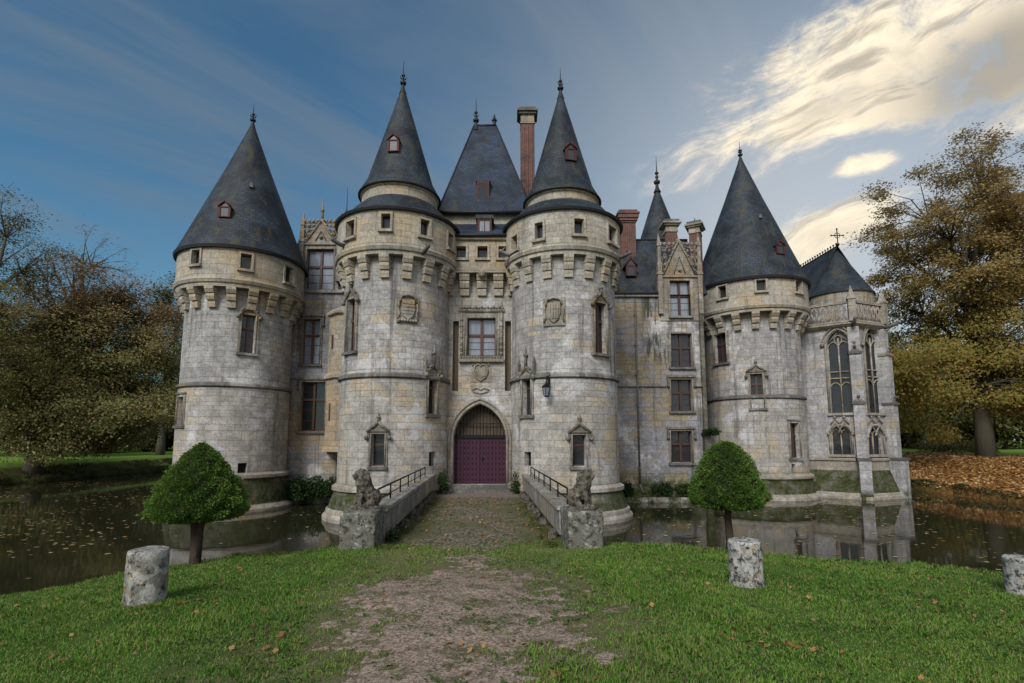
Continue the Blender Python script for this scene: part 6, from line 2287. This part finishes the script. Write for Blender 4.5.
def pebbles():
    r = np.random.default_rng(91)
    n = 42000
    y = 2.4 * (11.5 / 2.4) ** r.random(n); x = r.uniform(-2.6, 2.4, n)
    k = pathmask(x, y) > r.normal(-.05, .12, n)
    x, y = x[k], y[k]; n = len(x)
    z = height(x, y) + .012
    a = r.uniform(0, 2 * np.pi, n); s = r.uniform(.003, .008, n) * (1 + y * .05); e = r.uniform(.6, 1, n)
    t = r.normal(0, .35, (2, n))
    V = []
    ang = np.arange(5) * 2 * np.pi / 5
    X = np.cos(ang[None] + a[:, None]) * s[:, None]; Y = np.sin(ang[None] + a[:, None]) * (s * e)[:, None]
    Z = X * t[0][:, None] + Y * t[1][:, None] + (s * .5)[:, None]
    V = np.stack([X + x[:, None], Y + y[:, None], Z + z[:, None]], -1).reshape(-1, 3)
    m, g = newmat('pebbles')
    rn = g.n('NewGeometry').outputs['Random Per Island']
    g.bsdf(g.mix(rn, (0.085, 0.064, 0.047), (0.30, 0.235, 0.185)), .9, spec=.15)
    tag(link(bpy.data.objects.new('gravel', npmesh('gravel', V, 5, m))), 'loose pale gravel on the worn path', 'gravel', kind='stuff')


pebbles()


def bank_grass():
    r = np.random.default_rng(95)
    n = 90000
    side = r.random(n)
    x = np.where(side < .6, -39.2 - 3.0 * r.random(n) ** 1.6, 28.2 + 1.2 * r.random(n))
    y = np.where(side < .6, r.uniform(24, 62, n), r.uniform(20, 58, n))
    k = height(x, y) > .02
    x, y = x[k], y[k]; n = len(x); z = height(x, y)
    cl = vnoise(x, y, .8, 96)
    h = (.10 + .26 * np.clip(cl - .3, 0, 1)) * r.uniform(.5, 1.3, n); w = h * .05 + .006
    a = r.uniform(0, 2 * np.pi, n); b = r.uniform(0, 2 * np.pi, n); ln = r.uniform(.2, 1.0, n)
    P = np.stack([x, y, z - .01], 1)
    s_ = np.stack([np.cos(a), np.sin(a), np.zeros(n)], 1) * w[:, None]
    l = np.stack([np.cos(b) * ln, np.sin(b) * ln, np.zeros(n)], 1) * h[:, None]
    u = np.array([0, 0, 1.0]) * h[:, None]
    V = np.stack([P - s_, P + s_, P + s_ * .8 + l * .3 + u * .55, P + l + u * (1 - .4 * ln[:, None]), P - s_ * .8 + l * .3 + u * .55], 1)
    tag(link(bpy.data.objects.new('bank_grass', npmesh('bank_grass', V.reshape(-1, 3), 5, leafm('bank_grass_blades', (0.035, 0.050, 0.014), (0.085, 0.085, 0.03), (0.12, 0.10, 0.045), big=.5)))),
        'rough uncut grass along the outer moat banks', 'grass', kind='stuff')


bank_grass()


def deck_growth():
    """Grass in the joints of the causeway, thickest along its edges, and litter blown on to it."""
    r = np.random.default_rng(97)
    n = 60000
    lx = r.uniform(-1.95, 1.95, n); ly = r.uniform(-.5, BL - 1.6, n)
    k = r.random(n) < np.clip((np.abs(lx) - .75) * .8, .03, 1) * (vnoise(lx * 3, ly, .5, 98) > .38)
    lx, ly = lx[k], ly[k]; n = len(lx)
    c_, s_ = math.cos(BANG), math.sin(BANG)
    x = bn.x + lx * c_ - ly * s_; y = bn.y + lx * s_ + ly * c_
    z = ZD0 + (ZD1 - ZD0) * np.clip(ly, 0, None) / BL + np.minimum(0, ly + .1) * .16 + .07 * np.cos(lx / 2.1 * 1.5) - .02
    z = np.maximum(z, np.where(ly < .6, height(x, y), -9))
    h = (.02 + .05 * vnoise(x, y, .4, 99)) * r.uniform(.5, 1.3, n) * (1 + .8 * (np.abs(lx) > 1.6)); w = r.uniform(.004, .008, n)
    a = r.uniform(0, 2 * np.pi, n); b = r.uniform(0, 2 * np.pi, n); ln = r.uniform(.2, 1.0, n)
    P = np.stack([x, y, z], 1)
    q = np.stack([np.cos(a), np.sin(a), np.zeros(n)], 1) * w[:, None]
    l = np.stack([np.cos(b) * ln, np.sin(b) * ln, np.zeros(n)], 1) * h[:, None]
    u = np.array([0, 0, 1.0]) * h[:, None]
    V = np.stack([P - q, P + q, P + q * .8 + l * .3 + u * .55, P + l + u * (1 - .4 * ln[:, None]), P - q * .8 + l * .3 + u * .55], 1)
    tag(link(bpy.data.objects.new('joint_grass', npmesh('joint_grass', V.reshape(-1, 3), 5, leafm('joint_grass_blades', (0.05, 0.085, 0.018), (0.12, 0.16, 0.035), (0.17, 0.15, 0.065), big=1.0)))),
        'thin grass and moss growing over the causeway paving', 'grass', kind='stuff')
    n = 420
    lx = r.uniform(-1.9, 1.9, n); ly = r.uniform(0, BL - 1.5, n)
    x = bn.x + lx * c_ - ly * s_; y = bn.y + lx * s_ + ly * c_
    z = ZD0 + (ZD1 - ZD0) * ly / BL + .07 * np.cos(lx / 2.1 * 1.5) + .035
    leaves('fallen_leaf', np.stack([x, y, z], 1), .04, LM['fallen'], 'brown leaves blown on to the causeway paving', r)


deck_growth()


def weeds():
    """Clover and plantain rosettes lying in the turf."""
    x, y, r = scatter(5200, 2.6, 12.0, 101, .2, side=2)
    c = vnoise(x, y, .8, 102)
    k = (c > .60) | (r.random(len(x)) < .08)
    x, y = np.repeat(x[k], 7), np.repeat(y[k], 7)
    x = x + r.normal(0, .035, len(x)); y = y + r.normal(0, .035, len(x))
    V, kk = leaf_shapes(np.stack([x, y, height(x, y) + r.uniform(.012, .035, len(x))], 1), .014, r, .2, .4)
    tag(link(bpy.data.objects.new('lawn_weeds', npmesh('lawn_weeds', V, kk, leafm('weed_leaves', (0.030, 0.085, 0.016), (0.075, 0.16, 0.03), (0.12, 0.15, 0.05), big=2.0)))),
        'small broad-leaved weeds and clover in the lawn', 'weeds', kind='stuff')


weeds()
